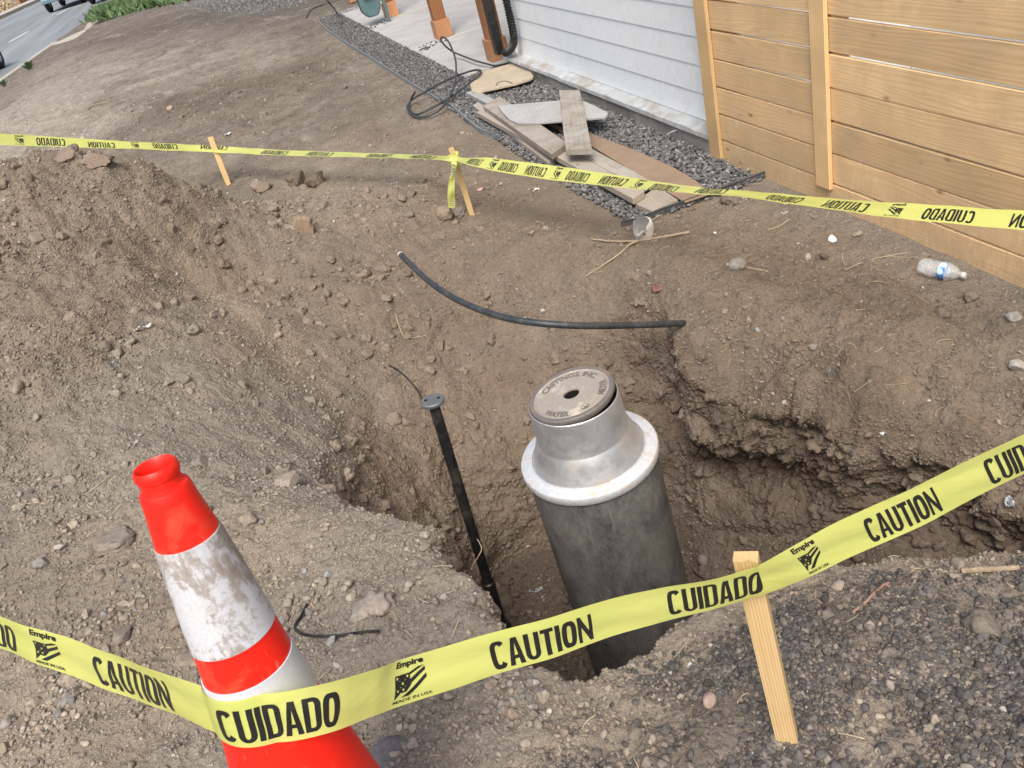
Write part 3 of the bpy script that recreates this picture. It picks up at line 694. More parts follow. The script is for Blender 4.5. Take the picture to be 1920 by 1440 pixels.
# far field flecks
p, n_, i = sample(ok_house * outf * (yf > 4.2) / (1 + ((yf - 4) / 6) ** 2), 8000)
s = .004 + .008 * rng.random(len(p)) ** 4 + .0004 * p[:, 1]
cc = near_soil(i, 1.0, .18); kk = rng.random(len(p)) < .12; cc[kk] = pick(PAL, kk.sum()) * 1.1
scatter('pebbles', p, n_, s, cc, SH12, .3, kind='stuff')
# straw and root bits
g = Geo(); p, n_, i = sample(ok_house * (outf + .15 * (kf == 1)) * (1 - .4 * gmf) * distw * (1 + 1.2 * (xf > 1)), 560)
for k in range(len(p)):
    L = rng.uniform(.008, .026) * (2.2 if rng.random() < .12 else 1); a = rng.uniform(0, 6.28); u = np.array([math.cos(a), math.sin(a), 0]); u -= n_[k] * (u @ n_[k]); v = np.cross(u, n_[k])
    tt = np.linspace(-1, 1, 6)[:, None]; c = p[k] + n_[k] * .003 + u * tt * L + v * (tt ** 2) * L * rng.normal(scale=.25) + n_[k] * (1 - tt ** 2) * rng.uniform(0, .004)
    g.add(tube(c, rng.uniform(.0004, .0011), 4))
mesh('straw', g.geo(), M['straw'], origin=(0, 0, 0), kind='stuff')
# PART2
# ------------------------------------------------------------------ street, far side
def rp(s, n, z): q = kerb_a + rdir * s + rnor * n; return np.array([q[0], q[1], z])
def rquad(s0, s1, n0, n1, z0, z1):
    c = [rp(s, n, 0)[:2] for s, n in ((s0, n0), (s1, n0), (s1, n1), (s0, n1))]
    return prism(c, z0, z1)
mesh('road', rquad(-25, 260, .0, 9.2, ROAD_Z - .1, ROAD_Z), M['asphalt'], kind='structure')
g = Geo()
for k in range(-2, 16): g.add(rquad(k * 9.0 + 14.2, k * 9.0 + 17.2, 3.2, 3.32, ROAD_Z + .001, ROAD_Z + .005))
mesh('road_marking', g.geo(), M['paint_line'], kind='structure')
mesh('kerb', rquad(-25, 6.2, -.16, -.002, ROAD_Z - .1, ROAD_Z + .12), M['kerb'], kind='structure', bevel=.02)
mesh('kerb', rquad(13.0, 60, -.16, -.002, ROAD_Z - .1, ROAD_Z + .12), M['kerb'], kind='structure', bevel=.02)
ap = [gp(a, b, ROAD_Z + .03)[:2] for a, b in [(97, 91), (160, 62), (172, 40), (238, 27), (150, 78)]]
mesh('driveway_apron', prism(ap, ROAD_Z - .05, ROAD_Z + .125), M['kerb'], kind='structure', bevel=.01)
mesh('sidewalk', rquad(-25, 200, 9.9, 11.2, ROAD_Z - .1, ROAD_Z + .13), M['kerb'], kind='structure', bevel=.02)
ff = thing('fence', 'orange timber fence on the far side of the street', 'fence', rp(54, 11.9, ROAD_Z))
g = Geo()
for k in range(170): g.add(rquad(52.5 + k * .16, 52.5 + k * .16 + .15, 11.9, 11.93, ROAD_Z + .02, ROAD_Z + 1.8 + .02 * (k % 3)), k * .37 % 1)
mesh('board_panel', g.geo(), M['porch_trim'], ff, attr={'rnd': g.attrs()})
for k in range(11): mesh('post', rquad(52.5 + k * 2.7, 52.6 + k * 2.7, 11.77, 11.89, ROAD_Z, ROAD_Z + 1.9), M['porch_trim'], ff)

def car(px, py, label, paint, heading_front=True, dist_z=ROAD_Z, s0=None, pick=True, inset=0.0, away=False, nose=1.0):
    """pickup / car head-on: (px,py) = where its near front wheel touches the road"""
    W = gp(px, py, ROAD_Z)
    f = rdir if away else -rdir; f = np.array([f[0], f[1], 0]); l = np.array([-f[1], f[0], 0])     # f points to the camera
    if l @ np.array(rnor.tolist() + [0]) < 0: l = -l
    if inset: W = W + l * 1.65
    t = thing('pickup_truck' if pick else 'car', label, 'pickup' if pick else 'car', W)
    org = W - l * 1.65 + 0 * f                           # W is the wheel on the far-left of the picture
    def q(x, y, z): return org + f * (x * nose if x > .3 else x) + l * y + np.array([0, 0, z])
    def loft(secs):
        V = []; n = len(secs[0])
        for s in secs: V += [q(*p) for p in s]
        F = [[i * n + k, i * n + (k + 1) % n, (i + 1) * n + (k + 1) % n, (i + 1) * n + k] for i in range(len(secs) - 1) for k in range(n)]
        F += [list(range(n))[::-1], [(len(secs) - 1) * n + k for k in range(n)]]
        return np.array(V), F
    y0, y1 = -.06 + inset, 1.71 - inset
    def sec(x, zb, zt, ins=0.0): return [(x, y0 + ins * .3, zb), (x, y0, zb + .12), (x, y0 + .01, zt - .15), (x, y0 + .10 + ins, zt), (x, y1 - .10 - ins, zt), (x, y1 - .01, zt - .15), (x, y1, zb + .12), (x, y1 - ins * .3, zb)]
    zt = 1.02 if pick else .86
    b = mesh('body', loft([sec(.82, .45, zt - .14, .05), sec(.78, .42, zt - .02), sec(-.2, .40, zt + .06), sec(-.9, .36, zt + .10), sec(-3.6, .36, zt + .10), sec(-4.35, .42, zt + .05)]), paint, t, smooth=False, bevel=.04)
    cabz = 1.78 if pick else 1.42; ce = -2.9 if pick else -3.7
    def cs(x, z, ins): return [(x, y0 + .06, zt + .02), (x, y0 + .08 + ins, z), (x, y1 - .08 - ins, z), (x, y1 - .06, zt + .02)]
    mesh('cab', loft([cs(-.55, zt + .06, 0), cs(-1.2, cabz, .14), cs(ce + .3, cabz, .14), cs(ce, zt + .08, 0)]), paint, t, bevel=.04)
    wq = [q(-.60, y0 + .16, zt + .16), q(-1.14, y0 + .27, cabz - .07), q(-1.14, y1 - .27, cabz - .07), q(-.60, y1 - .16, zt + .16)]
    nn = np.cross(wq[1] - wq[0], wq[3] - wq[0]); nn /= np.linalg.norm(nn); nn *= np.sign(nn @ f)
    mesh('windscreen', (np.array([p + nn * .03 for p in wq] + [p + nn * .0 for p in wq]), [[0, 1, 2, 3], [7, 6, 5, 4], [0, 4, 5, 1], [1, 5, 6, 2], [2, 6, 7, 3], [3, 7, 4, 0]]), M['glass'], t)
    mesh('bumper', (np.array([q(x, y, z) for x in (.80, .94) for y in (y0 + .02, y1 - .02) for z in (.42, .62)]), [[0, 1, 3, 2], [4, 6, 7, 5], [0, 4, 5, 1], [2, 3, 7, 6], [0, 2, 6, 4], [1, 5, 7, 3]]), paint, t, bevel=.03)
    mesh('grille', (np.array([q(x, y, z) for x in (.78, .85) for y in (y0 + .40, y1 - .40) for z in (.66, zt - .16)]), [[0, 1, 3, 2], [4, 6, 7, 5], [0, 4, 5, 1], [2, 3, 7, 6], [0, 2, 6, 4], [1, 5, 7, 3]]), M['rubber'], t, bevel=.01)
    for ys in (y0 + .10, y1 - .36):
        mesh('headlight', (np.array([q(x, y, z) for x in (.78, .86) for y in (ys, ys + .26) for z in (.68, zt - .18)]), [[0, 1, 3, 2], [4, 6, 7, 5], [0, 4, 5, 1], [2, 3, 7, 6], [0, 2, 6, 4], [1, 5, 7, 3]]), M['white_plastic'], t, bevel=.02)
    for xs in (0.0, -3.25):
        for ys, sg in ((.0, -1), (1.65, 1)):
            c = q(xs, ys, .36); ax = l * sg
            c = c - ax * .10
            w_ = thing_part('wheel', t, c)
            mesh('tyre', lathe([(.20, 0), (.30, -.01), (.35, .02), (.36, .06), (.36, .15), (.35, .19), (.30, .22), (.21, .21)], c - ax * .0, ax, 28, True), M['rubber'], w_, smooth=True)
            mesh('rim', lathe([(.0, .17), (.05, .18), (.10, .15), (.18, .16), (.205, .20), (.205, .02), (.0, .02)], c, ax, 28), M['galv'], w_, smooth=False)
    return t
def thing_part(name, parent, loc):
    o = bpy.data.objects.new(name, None); ROOT.link(o); o.parent = parent; o.location = tuple(np.asarray(loc) - wloc(parent)); o.empty_display_size = .1; return o
def mat_glass():
    t = NT('window_glass'); return t.fin((.02, .025, .03), .06, 0, Specular_IOR_Level=.6)
M['glass'] = mat_glass()
M['paint_blue'] = mat_simple('paint_blue', (.16, .24, .28), .3, .2, 5, .05, 0)
M['paint_dark'] = mat_simple('paint_dark', (.05, .055, .06), .3, .2, 5, .05, 0)
M['paint_silver'] = mat_simple('paint_silver', (.35, .36, .37), .3, .5, 5, .05, 0)
car(97, 23, 'pale blue pickup truck driving up the street', M['paint_blue'])
car(176, 7, 'dark car further up the street behind the green weeds', M['paint_dark'], pick=False)

car(2, 129, 'dark off road car at the left edge, one wheel showing', M['paint_dark'], pick=True, inset=.22, away=True, nose=.45)
# weeds beyond the driveway: many blades and leaves
g = Geo()
wq = [gp(*p) for p in [(170, 42), (215, 30), (300, 8), (420, -12)]]
for k in range(5200):
    u = rng.random(); c = wq[0] * (1 - u) + wq[3] * u; c = c + np.array([rng.uniform(-.3, .3), rng.random() ** .7 * 4.5, 0]); c[2] = -.02
    hgt = rng.uniform(.08, .30); a = rng.uniform(0, 6.28); w_ = np.array([math.cos(a), math.sin(a), 0]) * rng.uniform(.02, .05); ln = rng.normal(scale=.14, size=3); ln[2] = 0
    V = [c - w_ * .4, c + w_ * .4, c + w_ + ln * .5 + [0, 0, hgt * .6], c + ln + [0, 0, hgt], c - w_ + ln * .5 + [0, 0, hgt * .6]]
    g.add((np.array(V), [[0, 1, 2, 3, 4]]))
mesh('weeds', g.geo(), M['leaf_green'], origin=(0, 0, 0), kind='stuff')
def weed(px, py, r, n, label):
    c, _ = hit(px, py); t = thing('weed', label, 'weed', c)
    g = Geo(); s = Geo()
    for k in range(n):
        a = rng.uniform(0, 6.28); hh = r * rng.uniform(.4, 1.3); o = np.array([math.cos(a), math.sin(a), 0])
        tip = c + o * r * rng.uniform(.3, 1) + np.array([0, 0, hh]); mid = (c + tip) / 2 + np.array([0, 0, hh * .2]); w_ = np.cross(o, [0, 0, 1]) * r * .14
        g.add((np.array([c, mid - w_, tip, mid + w_]), [[0, 1, 2, 3]]))
        if k % 4 == 0: s.add(tube([c, mid, tip], r * .015, 4))
    mesh('leaves', g.geo(), M['leaf_green'], t); mesh('stem', s.geo(), M['leaf_green'], t)
weed(57, 131, .16, 60, 'small bright green weed growing at the kerb edge')
weed(8, 163, .12, 30, 'sparse dry grass tuft on the kerb at the left edge')
bq = gp(0, 24, ROAD_Z)
g = Geo()
for k in range(900):
    c = rp(45 + 6.5 * rng.random(), 11.6 + 2.2 * rng.random(), ROAD_Z + rng.random() * .6); v = rng.normal(scale=.10, size=(3, 3)); g.add((c + v, [[0, 1, 2]]))
mesh('dry_weeds', g.geo(), M['straw'], origin=(0, 0, 0), kind='stuff')

# ------------------------------------------------------------------ house
HX = 2.30
slab_x = 1.872
mesh('porch_pavement', prism([(slab_x, 7.46), (4.2, 7.46), (4.2, 13.98), (slab_x, 13.98)], -.12, .0), M['concrete'], kind='structure')
bpy.data.objects['porch_pavement'].location.z += .012
g = Geo()
for yy, sk in ((9.35, .10), (11.98, .10)): g.add(prism([(slab_x + .01, yy), (4.15, yy + sk * 2.3), (4.15, yy + sk * 2.3 + .045), (slab_x + .01, yy + .045)], .0125, .0165))
mesh('pavement_joint', g.geo(), mat_simple('joint', (.50, .485, .45), .9, 0, 20, .1, .1), kind='structure')
house = thing('house', 'white house with lap siding, metal base flashing and timber porch posts', 'house', (HX, 5.4, 0))
# siding laps
g = Geo(); z = .135
k = 0
while z < 3.0:
    zt = z + .150
    V = []; x0 = HX - .009; x1 = HX - .003
    for y in (3.91, 7.12): V += [(x0, y, z), (x1, y, zt + .004), (HX + .03, y, zt + .004), (HX + .03, y, z)]
    g.add((np.array(V), [[0, 4, 5, 1], [0, 1, 2, 3], [4, 7, 6, 5], [0, 3, 7, 4], [1, 5, 6, 2], [2, 6, 7, 3]])); z = zt; k += 1
mesh('siding', g.geo(), M['siding'], house)
mesh('wall', bx(HX + .031, HX + .25, 3.87, 7.10, .0, 3.0), M['foundation'], house)
mesh('corner_trim', bx(HX - .03, HX + .09, 7.121, 7.20, .12, 3.0), M['siding'], house, bevel=.004)
mesh('side_wall', bx(HX + .26, 4.3, 7.0, 7.19, .0, 3.0), M['siding'], house)
mesh('return_wall', bx(HX + .0, 3.45, 3.70, 3.868, .05, 3.0), M['siding'], house)
mesh('rear_wall', bx(3.30, 3.5, -.5, 3.69, .10, 3.0), M['siding'], house)
mesh('back_wall', bx(4.31, 4.5, 7.2, 16, .0, 3.0), M['siding'], house)
fg = np.array([(HX - .080 + .005 * math.sin(y * 9) + .003 * math.sin(y * 23), y) for y in np.linspace(3.9, 7.25, 60)])
mesh('foundation', prism([tuple(p) for p in fg] + [(HX + .02, 7.25), (HX + .02, 3.9)], -.12, .112), M['foundation'], house)
# flashing: thin L bent over the top of the foundation, dusty, with a seam
fl_m = mat_simple('flashing', (.60, .62, .62), .5, .5, 14, .15, .06, (.46, .37, .27), .8)
g = Geo()
for (ya, yb, dx) in ((3.93, 6.05, 0.0), (6.03, 7.33, .004)):
    n = 40; ys = np.linspace(ya, yb, n); V = []
    for y in ys:
        wv = .003 * math.sin(y * 13) + .002 * math.sin(y * 31)
        V += [(HX - .006, y, .132 + dx), (HX - .055, y, .122 + dx + wv), (HX - .092 - wv, y, .112 + dx), (HX - .097 - wv, y, .088 + dx + wv), (HX - .094 - wv, y, .088 + dx + wv), (HX - .088 - wv, y, .109 + dx), (HX - .006, y, .128 + dx)]
    F = [[i * 7 + a, i * 7 + (a + 1) % 7, (i + 1) * 7 + (a + 1) % 7, (i + 1) * 7 + a] for i in range(n - 1) for a in range(7)] + [list(range(7))[::-1], [(n - 1) * 7 + a for a in range(7)]]
    g.add((np.array(V), F))
mesh('flashing', g.geo(), fl_m, house)
h0, _ = at(1278, 258, 4.62), 0
mesh('cable_end', tube(catmull([at(1302, 232, 4.9), at(1294, 237, 4.85), at(1280, 241, 4.80), at(1262, 246, 4.82), at(1251, 252, 4.86)], 30), .0028, 8), M['white_plastic'], house, smooth=True)
# porch posts
def porch_post(yc, xc=2.29, hgt=2.6):
    p = mesh('porch_post', bx(xc - .068, xc + .068, yc - .068, yc + .068, .19, hgt), M['porch_wood'], house, origin=(xc, yc, 0), bevel=.004)
    mesh('post_base', bx(xc - .088, xc + .088, yc - .088, yc + .088, .013, .20), M['porch_trim'], p, origin=(xc, yc, 0), bevel=.003)
for yc in (7.72, 9.58, 12.2, 15.0): porch_post(yc)
mesh('porch_beam', bx(2.21, 2.37, 7.3, 15.2, 2.601, 2.85), M['porch_wood'], house)
# black downpipe with a corrugated return bend
dpt = at(937, 101, 7.22); ud = np.array([0, 0, 1.0])
dp = mesh('downpipe', bx(dpt[0] - .035, dpt[0] + .035, dpt[1] - .045, dpt[1] + .045, dpt[2], 2.6), M['black_plastic'], house, bevel=.006)
def atX(px, py, X): r = ray(px, py); return CAM + r * (X / r[0])
U0 = atX(947, 99, 2.20); pts = [U0, atX(955, 95, 2.215), atX(962, 84, 2.225), atX(963, 68, 2.225), atX(957, 35, 2.225), atX(949, 0, 2.225), atX(939, -45, 2.225)]
pp = catmull(pts, 260); rr2 = .030 + .0035 * np.sign(np.sin(np.arange(260) * .9))
mesh('corrugated_pipe', tube(pp, rr2, 14), M['black_plastic'], house)
g = Geo(); g.add(lathe([(0, 0), (.006, 0), (.006, .004), (0, .004)], at(949.5, 101, 7.19), (-.4, -.8, .3), 10)); mesh('screw', g.geo(), M['galv'], dp)

# gas meter on the porch edge
gm0 = gp(716, 42, .013); gt = thing('gas_meter', 'grey green gas meter on a riser beside the porch post', 'gas meter', gm0)
cx0, cy0 = gm0[0] + .03, gm0[1]
def mt(x0, x1, y0, y1, z0, z1): return bx(cx0 + x0, cx0 + x1, cy0 + y0, cy0 + y1, z0, z1)
V = []; prof = [(.19, .60), (.17, .72), (.11, .80), (-.11, .80), (-.17, .72), (-.19, .60), (-.17, .42), (-.09, .34), (.09, .34), (.17, .42)]
bz = .12 - .34
g = Geo(); g.add((np.array([(cx0 - .12 + a * .75, cy0 + y, b + bz) for y in (-.09, .09) for a, b in prof]), [list(range(10)), list(range(10, 20))[::-1]] + [[i, 10 + i, 10 + (i + 1) % 10, (i + 1) % 10] for i in range(10)]))
mesh('meter_body', g.geo(), M['meter_grey'], gt, bevel=.02)
mesh('dial_housing', mt(-.20, -.06, -.15, -.095, .50 + bz + .10, .66 + bz + .10), M['meter_grey'], gt, bevel=.01)
mesh('regulator', lathe([(0, 0), (.05, 0), (.065, .02), (.065, .05), (.03, .08), (0, .08)], (cx0 - .33, cy0 - .02, .50), (-.9, -.3, .1), 20), M['meter_pale'], gt, smooth=False)
mesh('riser_pipe', tube([(cx0 + .05, cy0 - .14, .0), (cx0 + .05, cy0 - .14, .55), (cx0 + .05, cy0 - .12, .9)], .02, 12), M['meter_grey'], gt, smooth=True)
mesh('inlet_pipe', tube([(cx0 - .30, cy0 - .02, .52), (cx0 - .2, cy0 - .0, .60), (cx0 - .17, cy0, .72)], .025, 12), M['meter_grey'], gt, smooth=True)

# cedar fence
FX = 2.205
fence = thing('fence', 'honey coloured horizontal cedar board fence at the right of the white house', 'fence', (FX, 2.6, 0))
def ybyp(px, py, X=FX): r = ray(px, py); return (r * (X / r[0]))[1]
yp = 2.895                                                        # middle post
def panel(y0, y1, lift):
    g = Geo(); z = -.022 + lift; k = 0
    while z < 1.85:
        hh = .1298; dx = rng.uniform(-.002, .002); tl = rng.uniform(-.0028, .0028); th_ = .018
        V = []
        for y, dz in ((y0, -tl), (y1, tl)):
            for x, zz in ((FX + .002 + dx, z), (FX + .002 + dx, z + hh), (FX + th_ + dx, z + hh), (FX + th_ + dx, z)): V.append((x, y, zz + dz))
        g.add((np.array(V), [[0, 1, 5, 4], [1, 2, 6, 5], [2, 3, 7, 6], [3, 0, 4, 7], [0, 3, 2, 1], [4, 5, 6, 7]]), rng.random())
        z += .1395 + rng.uniform(-.001, .0015); k += 1
    mesh('board_panel', g.geo(), M['cedar'], fence, attr={'rnd': g.attrs()}, bevel=.0015)
panel(2.965, 3.85, .004); panel(.6, 2.961, 0)
mesh('post_cover', bx(FX - .020, FX + .0, 3.800, 3.905, -.02, 1.86), M['cedar_post'], fence, bevel=.002)
mesh('post_cover', bx(FX - .020, FX + .0, 2.915, 3.007, .09, 1.86), M['cedar_post'], fence, bevel=.002)
for y in (3.85, 2.963, 1.2):
    mesh('post', bx(FX + .020, FX + .105, y - .04, y + .04, -.1, 1.85), M['cedar_post'], fence, bevel=.003)
mesh('fence_rail', bx(FX - .0, FX + .1, .6, 3.85, 1.865, 1.895), M['cedar_post'], fence, bevel=.003)

# ------------------------------------------------------------------ lava gravel bed, edgings
bed = [gp(*p)[:2] for p in [(600,37),(640,76),(690,108),(740,140),(790,172),(826,194),(853,212),(882,236),(926,259),(960,285),(1020,325),(1100,375),(1180,420),(1240,407),(1437,338)]]
bed = [tuple(b) for b in bed] + [(2.19, 3.85), (2.205, 4.0), (2.215, 7.45), (1.87, 7.45), (1.87, 13.95), (1.95, 14.3)]
bed2 = [gp(*p)[:2] for p in [(641, 27), (650, 12), (690, 0), (700, -8), (720, 3)]]
bedp = np.array(bed)
def area_pts(poly, n):
    lo, hi = poly.min(0), poly.max(0); Q = rng.uniform(lo, hi, (n, 2)); return Q[in_poly(Q, poly)]
lav = area_pts(bedp, 52000); lav = lav[rng.random(len(lav)) < np.clip(1.0 - (lav[:, 1] - 5) * .05, .45, 1)]
# thin out where the bed runs under the planks into the dirt
dE = np.abs(lav[:, 1] - 4.3) < .9
lz = rng.random(len(lav)) * .020 - .002 + np.array([zg(a, b) for a, b in lav])
Q3 = np.column_stack([lav, lz]); nn = np.tile([0, 0, 1.0], (len(lav), 1))
ls = rng.uniform(.0085, .0165, len(lav)); 
edge_soft = in_poly(lav + rng.normal(scale=.03, size=lav.shape), bedp) | (lav[:, 1] > 5.4)
nearb = (lav[:, 1] < 7.5) & edge_soft
scatter('lava_gravel', Q3[nearb], nn[nearb], ls[nearb], pick(LAVA, nearb.sum()), stone_shapes(2, 24, .3, (.45, .8), 5), .3, smooth=False, kind='stuff')
farb = (lav[:, 1] >= 7.5)
scatter('lava_gravel', Q3[farb], nn[farb], ls[farb], pick(LAVA, farb.sum()), stone_shapes(1, 20, .35, (.45, .8), 2), .3, smooth=False, kind='stuff')
q = area_pts(np.array([(1.9, 14.0), (4.2, 14.0), (4.2, 14.5), (1.8, 14.4)]), 2600); scatter('lava_gravel', np.column_stack([q, np.zeros(len(q))]), np.tile([0, 0, 1.0], (len(q), 1)), rng.uniform(.012, .022, len(q)), pick(LAVA, len(q)) * 1.6, SH12, .3, smooth=False, kind='stuff')
q = area_pts(np.array([(1.0, 17), (3.6, 17), (3.6, 24), (-1, 26)]), 5000); scatter('dark_gravel', np.column_stack([q, np.zeros(len(q))]), np.tile([0, 0, 1.0], (len(q), 1)), rng.uniform(.012, .03, len(q)), pick(LAVA, len(q)) * 1.2, SH12, .3, smooth=False, kind='stuff')
# gravel strewn on the slab edge and joint
for (a, b, c, d, n, sc) in ((782, 97, 830, 75, 26, 5), (690, 53, 726, 40, 30, 3), (790, 92, 812, 90, 12, 4)):
    u = rng.random(n); Pq = np.array([gp(a + (c - a) * t + rng.normal(scale=sc), b + (d - b) * t + rng.normal(scale=sc * .6), .013) for t in u]); Pq = Pq[Pq[:, 0] > slab_x + .01]
    scatter('lava_gravel', Pq, np.tile([0, 0, 1.0], (len(Pq), 1)), rng.uniform(.009, .016, len(Pq)), pick(LAVA, len(Pq)) * .7, SH42, .25, smooth=False, kind='stuff')
def strip(name, pix, mat, label, cat, h=.035, z0=-.02, thick=.0035, n=60, group=None, top=None):
    P2 = catmull([gp(*p, 0.0) for p in pix], n); T = np.gradient(P2[:, :2], axis=0); T /= np.linalg.norm(T, axis=1)[:, None]; N = np.stack([-T[:, 1], T[:, 0]], 1)
    V = []
    for i in range(n):
        c = P2[i, :2] + N[i] * .0012 * math.sin(i * .5); wz = h + .0015 * math.sin(i * .23)
        V += [(*(c - N[i] * thick), z0), (*(c - N[i] * thick), wz), (*(c - N[i] * thick * 2.2), wz + .004), (*(c + N[i] * thick * 1.2), wz + .004), (*(c + N[i] * thick), wz), (*(c + N[i] * thick), z0)]
    k = 6; F = [[i * k + a, i * k + (a + 1) % k, (i + 1) * k + (a + 1) % k, (i + 1) * k + a] for i in range(n - 1) for a in range(k)] + [list(range(k))[::-1], [(n - 1) * k + a for a in range(k)]]
    return mesh(name, (np.array(V), F), mat, label=label, cat=cat, group=group)
strip('garden_edging', [(597,35),(606,52),(640,77),(690,109),(740,141),(788,171),(826,194)], M['galv_dull'], 'long galvanised metal edging between the dirt and the lava gravel', 'edging')
strip('garden_edging', [(828,190),(846,203),(862,216),(882,234),(903,250),(926,259)], M['galv_dull'], 'short bent end piece of galvanised edging below the hose coil', 'edging')
strip('garden_edging', [(1166,428),(1188,423),(1216,413),(1300,383),(1380,354),(1438,333)], M['edging_dark'], 'dark steel edging across the end of the gravel by the fence', 'edging', h=.032)

# ------------------------------------------------------------------ planks and sheets on the gravel
def plank(name, pix, zt, th, mat, label, cat='plank', group=None, bev=.003, tilt=None):
    P2 = [gp(*p, zt) for p in pix]
    V, F = prism([p[:2] for p in P2], zt - th, zt)
    d_ = (P2[-1] - P2[0]) if len(P2) != 4 else (P2[2] - P2[1]); d_ = d_ / np.linalg.norm(d_)
    Rm = np.array([[d_[0], -d_[1], 0], [d_[1], d_[0], 0], [0, 0, 1.0]])
    if tilt: 
        c = V.mean(0); s = (V - c) @ d_; V = V.copy(); V[:, 2] += s * tilt
    return mesh(name, (V, F), mat, label=label, cat=cat, rot=Rm, bevel=bev, group=group)
G1 = 'loose boards lying on the lava gravel'
plank('board', [(1016,229),(1107,250),(1185,279),(1263,314),(1302,337),(1333,362),(1285,379),(1236,351),(1111,275)], .036, .006, M['brown_sheet'], 'thin brown hardboard sheet with a curved edge lying on the gravel', 'board', bev=.001, tilt=.0)
plank('plank', [(886,197),(897,191),(1040,298),(1028,305)], .045, .03, M['pale_wood'], 'narrow pale plank end showing under the stack beside the gravel', group=G1)
plank('plank', [(1190,381),(1232,348),(1271,374),(1222,395)], .040, .034, M['pale_wood'], 'short stained plank end lowest in the stack, nearest the dark edging', group=G1)
plank('plank', [(893,210),(920,198),(1208,358),(1186,372)], .078, .036, M['pale_wood'], 'long pale plank running to the lower end of the stack', group=G1)
plank('plank', [(1083,290),(1111,279),(1223,340),(1202,351)], .072, .034, M['old_wood'], 'grey weathered plank beside the brown hardboard sheet', group=G1)
plank('plank', [(905,198),(937,180),(1064,268),(1034,289)], .115, .036, M['pale_wood'], 'wide pale plank with square ends lying on top of the long plank', group=G1)
plank('board', [(873,173),(893,168),(962,205),(950,213)], .05, .035, M['grey_wood'], 'blue grey board end sticking out from under the plywood', 'board')
plank('board', [(933,198),(1048,188),(1094,189),(1118,199),(1140,211),(1138,216),(1132,219.5),(1016,229),(985,230.5),(969,229.7),(955,223.4),(941,209)], .131, .015, M['grey_wood'], 'flat grey board with a rounded left end under the short plank', 'board')
plank('plank', [(1060,279.5),(1110,278),(1087,168),(1048,169)], .170, .038, M['old_wood'], 'short thick grey plank lying crosswise on top of the grey board', group=G1)
pl = thing('plywood_sheet', 'tan plywood sheet with cut corners and a handle slot by the porch post', 'plywood', gp(935, 145, .02))
pp_ = [(881,158),(903,134),(970,115.5),(978,116),(984,119),(1000,142),(999,145),(992,149),(965,157),(897,172),(890,173),(885,171)]
V, F = prism([gp(*p, .062)[:2] for p in pp_], .046, .062)
mesh('panel', (V, F), M['ply'], pl, bevel=.002)
mesh('handle_slot', tube(catmull([gp(*p, .0635) for p in [(930,160),(933,156),(940,153),(949,152.5),(956,154.5),(961,157)]], 24), .0045, 6), mat_simple('slot', (.12, .10, .085), .9, 0, 30, .2, 0), pl)

# ------------------------------------------------------------------ hose coil
hp = [(975,108,.03),(958,117,.03),(929.6,123,.03),(912,119.5,.05),(889,113,.06),(868,105,.06),(851,98,.08),(838,89,.14),(829,79,.20),(826.5,72,.25),(830,69.5,.26),(836,72.5,.26),(842,80,.24),(848,93,.2),(853,107,.16),(855,120,.14),(855,141,.12),(852,160,.10),(846,175,.08),
 (838,190,.06),(826.7,203.5,.05),(811,214,.03),(794,220,.02),(780,219,.02),(769,213.5,.02),(764,204,.02),(765,197,.03),(771,188.5,.05),(784,179,.06),(801,170,.07),(827,155.5,.08),(855,143,.08),(878,134.5,.08),(893,131.3,.09),(901,132.3,.09),(901.5,136,.08),(896,143,.08),(886,151,.07),(872,162,.07),(857,173,.06),(844,182,.05),(826,193.5,.05),(808,203,.04),
 (795,210,.03),(783,214,.02),(774.5,212.5,.02),(769,206.5,.02),(767.5,198,.03),(769.5,189,.05),(773.5,180,.09),(778.6,171.7,.13)]
hP = [gp(a, b, z) for a, b, z in hp]
mesh('hose', tube(catmull(hP, 420), .0088, 10), M['black_hose'], label='black rubber hose in a loose loop over the gravel strip and porch', cat='hose', smooth=True)

# wires
def wire(name, pix, r, mat, label, cat, lift=.004, n=60, dz=None):
    pts = []
    for i, p in enumerate(pix):
        h, nn_ = hit(p[0], p[1]); pts.append(h + np.array([0, 0, lift + (p[2] if len(p) > 2 else 0)]))
    return mesh(name, tube(catmull(pts, n), r, 8), mat, label=label, cat=cat, smooth=True)
wire('cable', [(575,34),(578,27),(586,18),(600,12),(612,8),(632,2),(650,-3)], .012, M['black_plastic'], 'thin black cable curving over the dirt at the end of the gravel', 'cable')
mesh('cable', tube(catmull([gp(631.5, 24, .0), gp(625, 14, .22), gp(617, 5, .36), gp(608, -6, .40)], 20), .012, 8), M['black_plastic'], label='black cable rising from the corner of the gravel strip', cat='cable', smooth=True)

# ------------------------------------------------------------------ water pipe over the pit
kp = [(748,474,3.92),(768,494,3.80),(795,520,3.66),(826,544,3.52),(862,565,3.38),(905,583,3.26),(950,597,3.16),(1000,605,3.08),(1060,610,3.04),(1120,611,3.04),(1180,610,3.08),(1240,608,3.14),(1282,606,3.2),(1330,606,3.3)]
wp = thing('water_pipe', 'curved black plastic water pipe spanning the far side of the pit', 'pipe', at(1282, 606, 3.2))
_e, _ = hit(1284, 606); dE = float((_e - CAM) @ RM[:, 2]); print('pipe end depth', dE)
kp = [(a, b, c + (dE - 3.2) * ((a - 748) / 536.0) ** 2) for a, b, c in kp[:-2]] + [(1281, 606, dE - .012), (1305, 606, dE + .10), (1330, 606, dE + .22)]
kP = catmull([at(*p) for p in kp], 120)
for i in range(len(kP)):                                  # keep it on top of the bank at its free end
    zz = zg(kP[i][0], kP[i][1])
    if i < 40 and kP[i][2] < zz + .012:
        r = kP[i] - CAM; kP[i] = CAM + r * ((zz + .014 - CAM_H) / r[2])
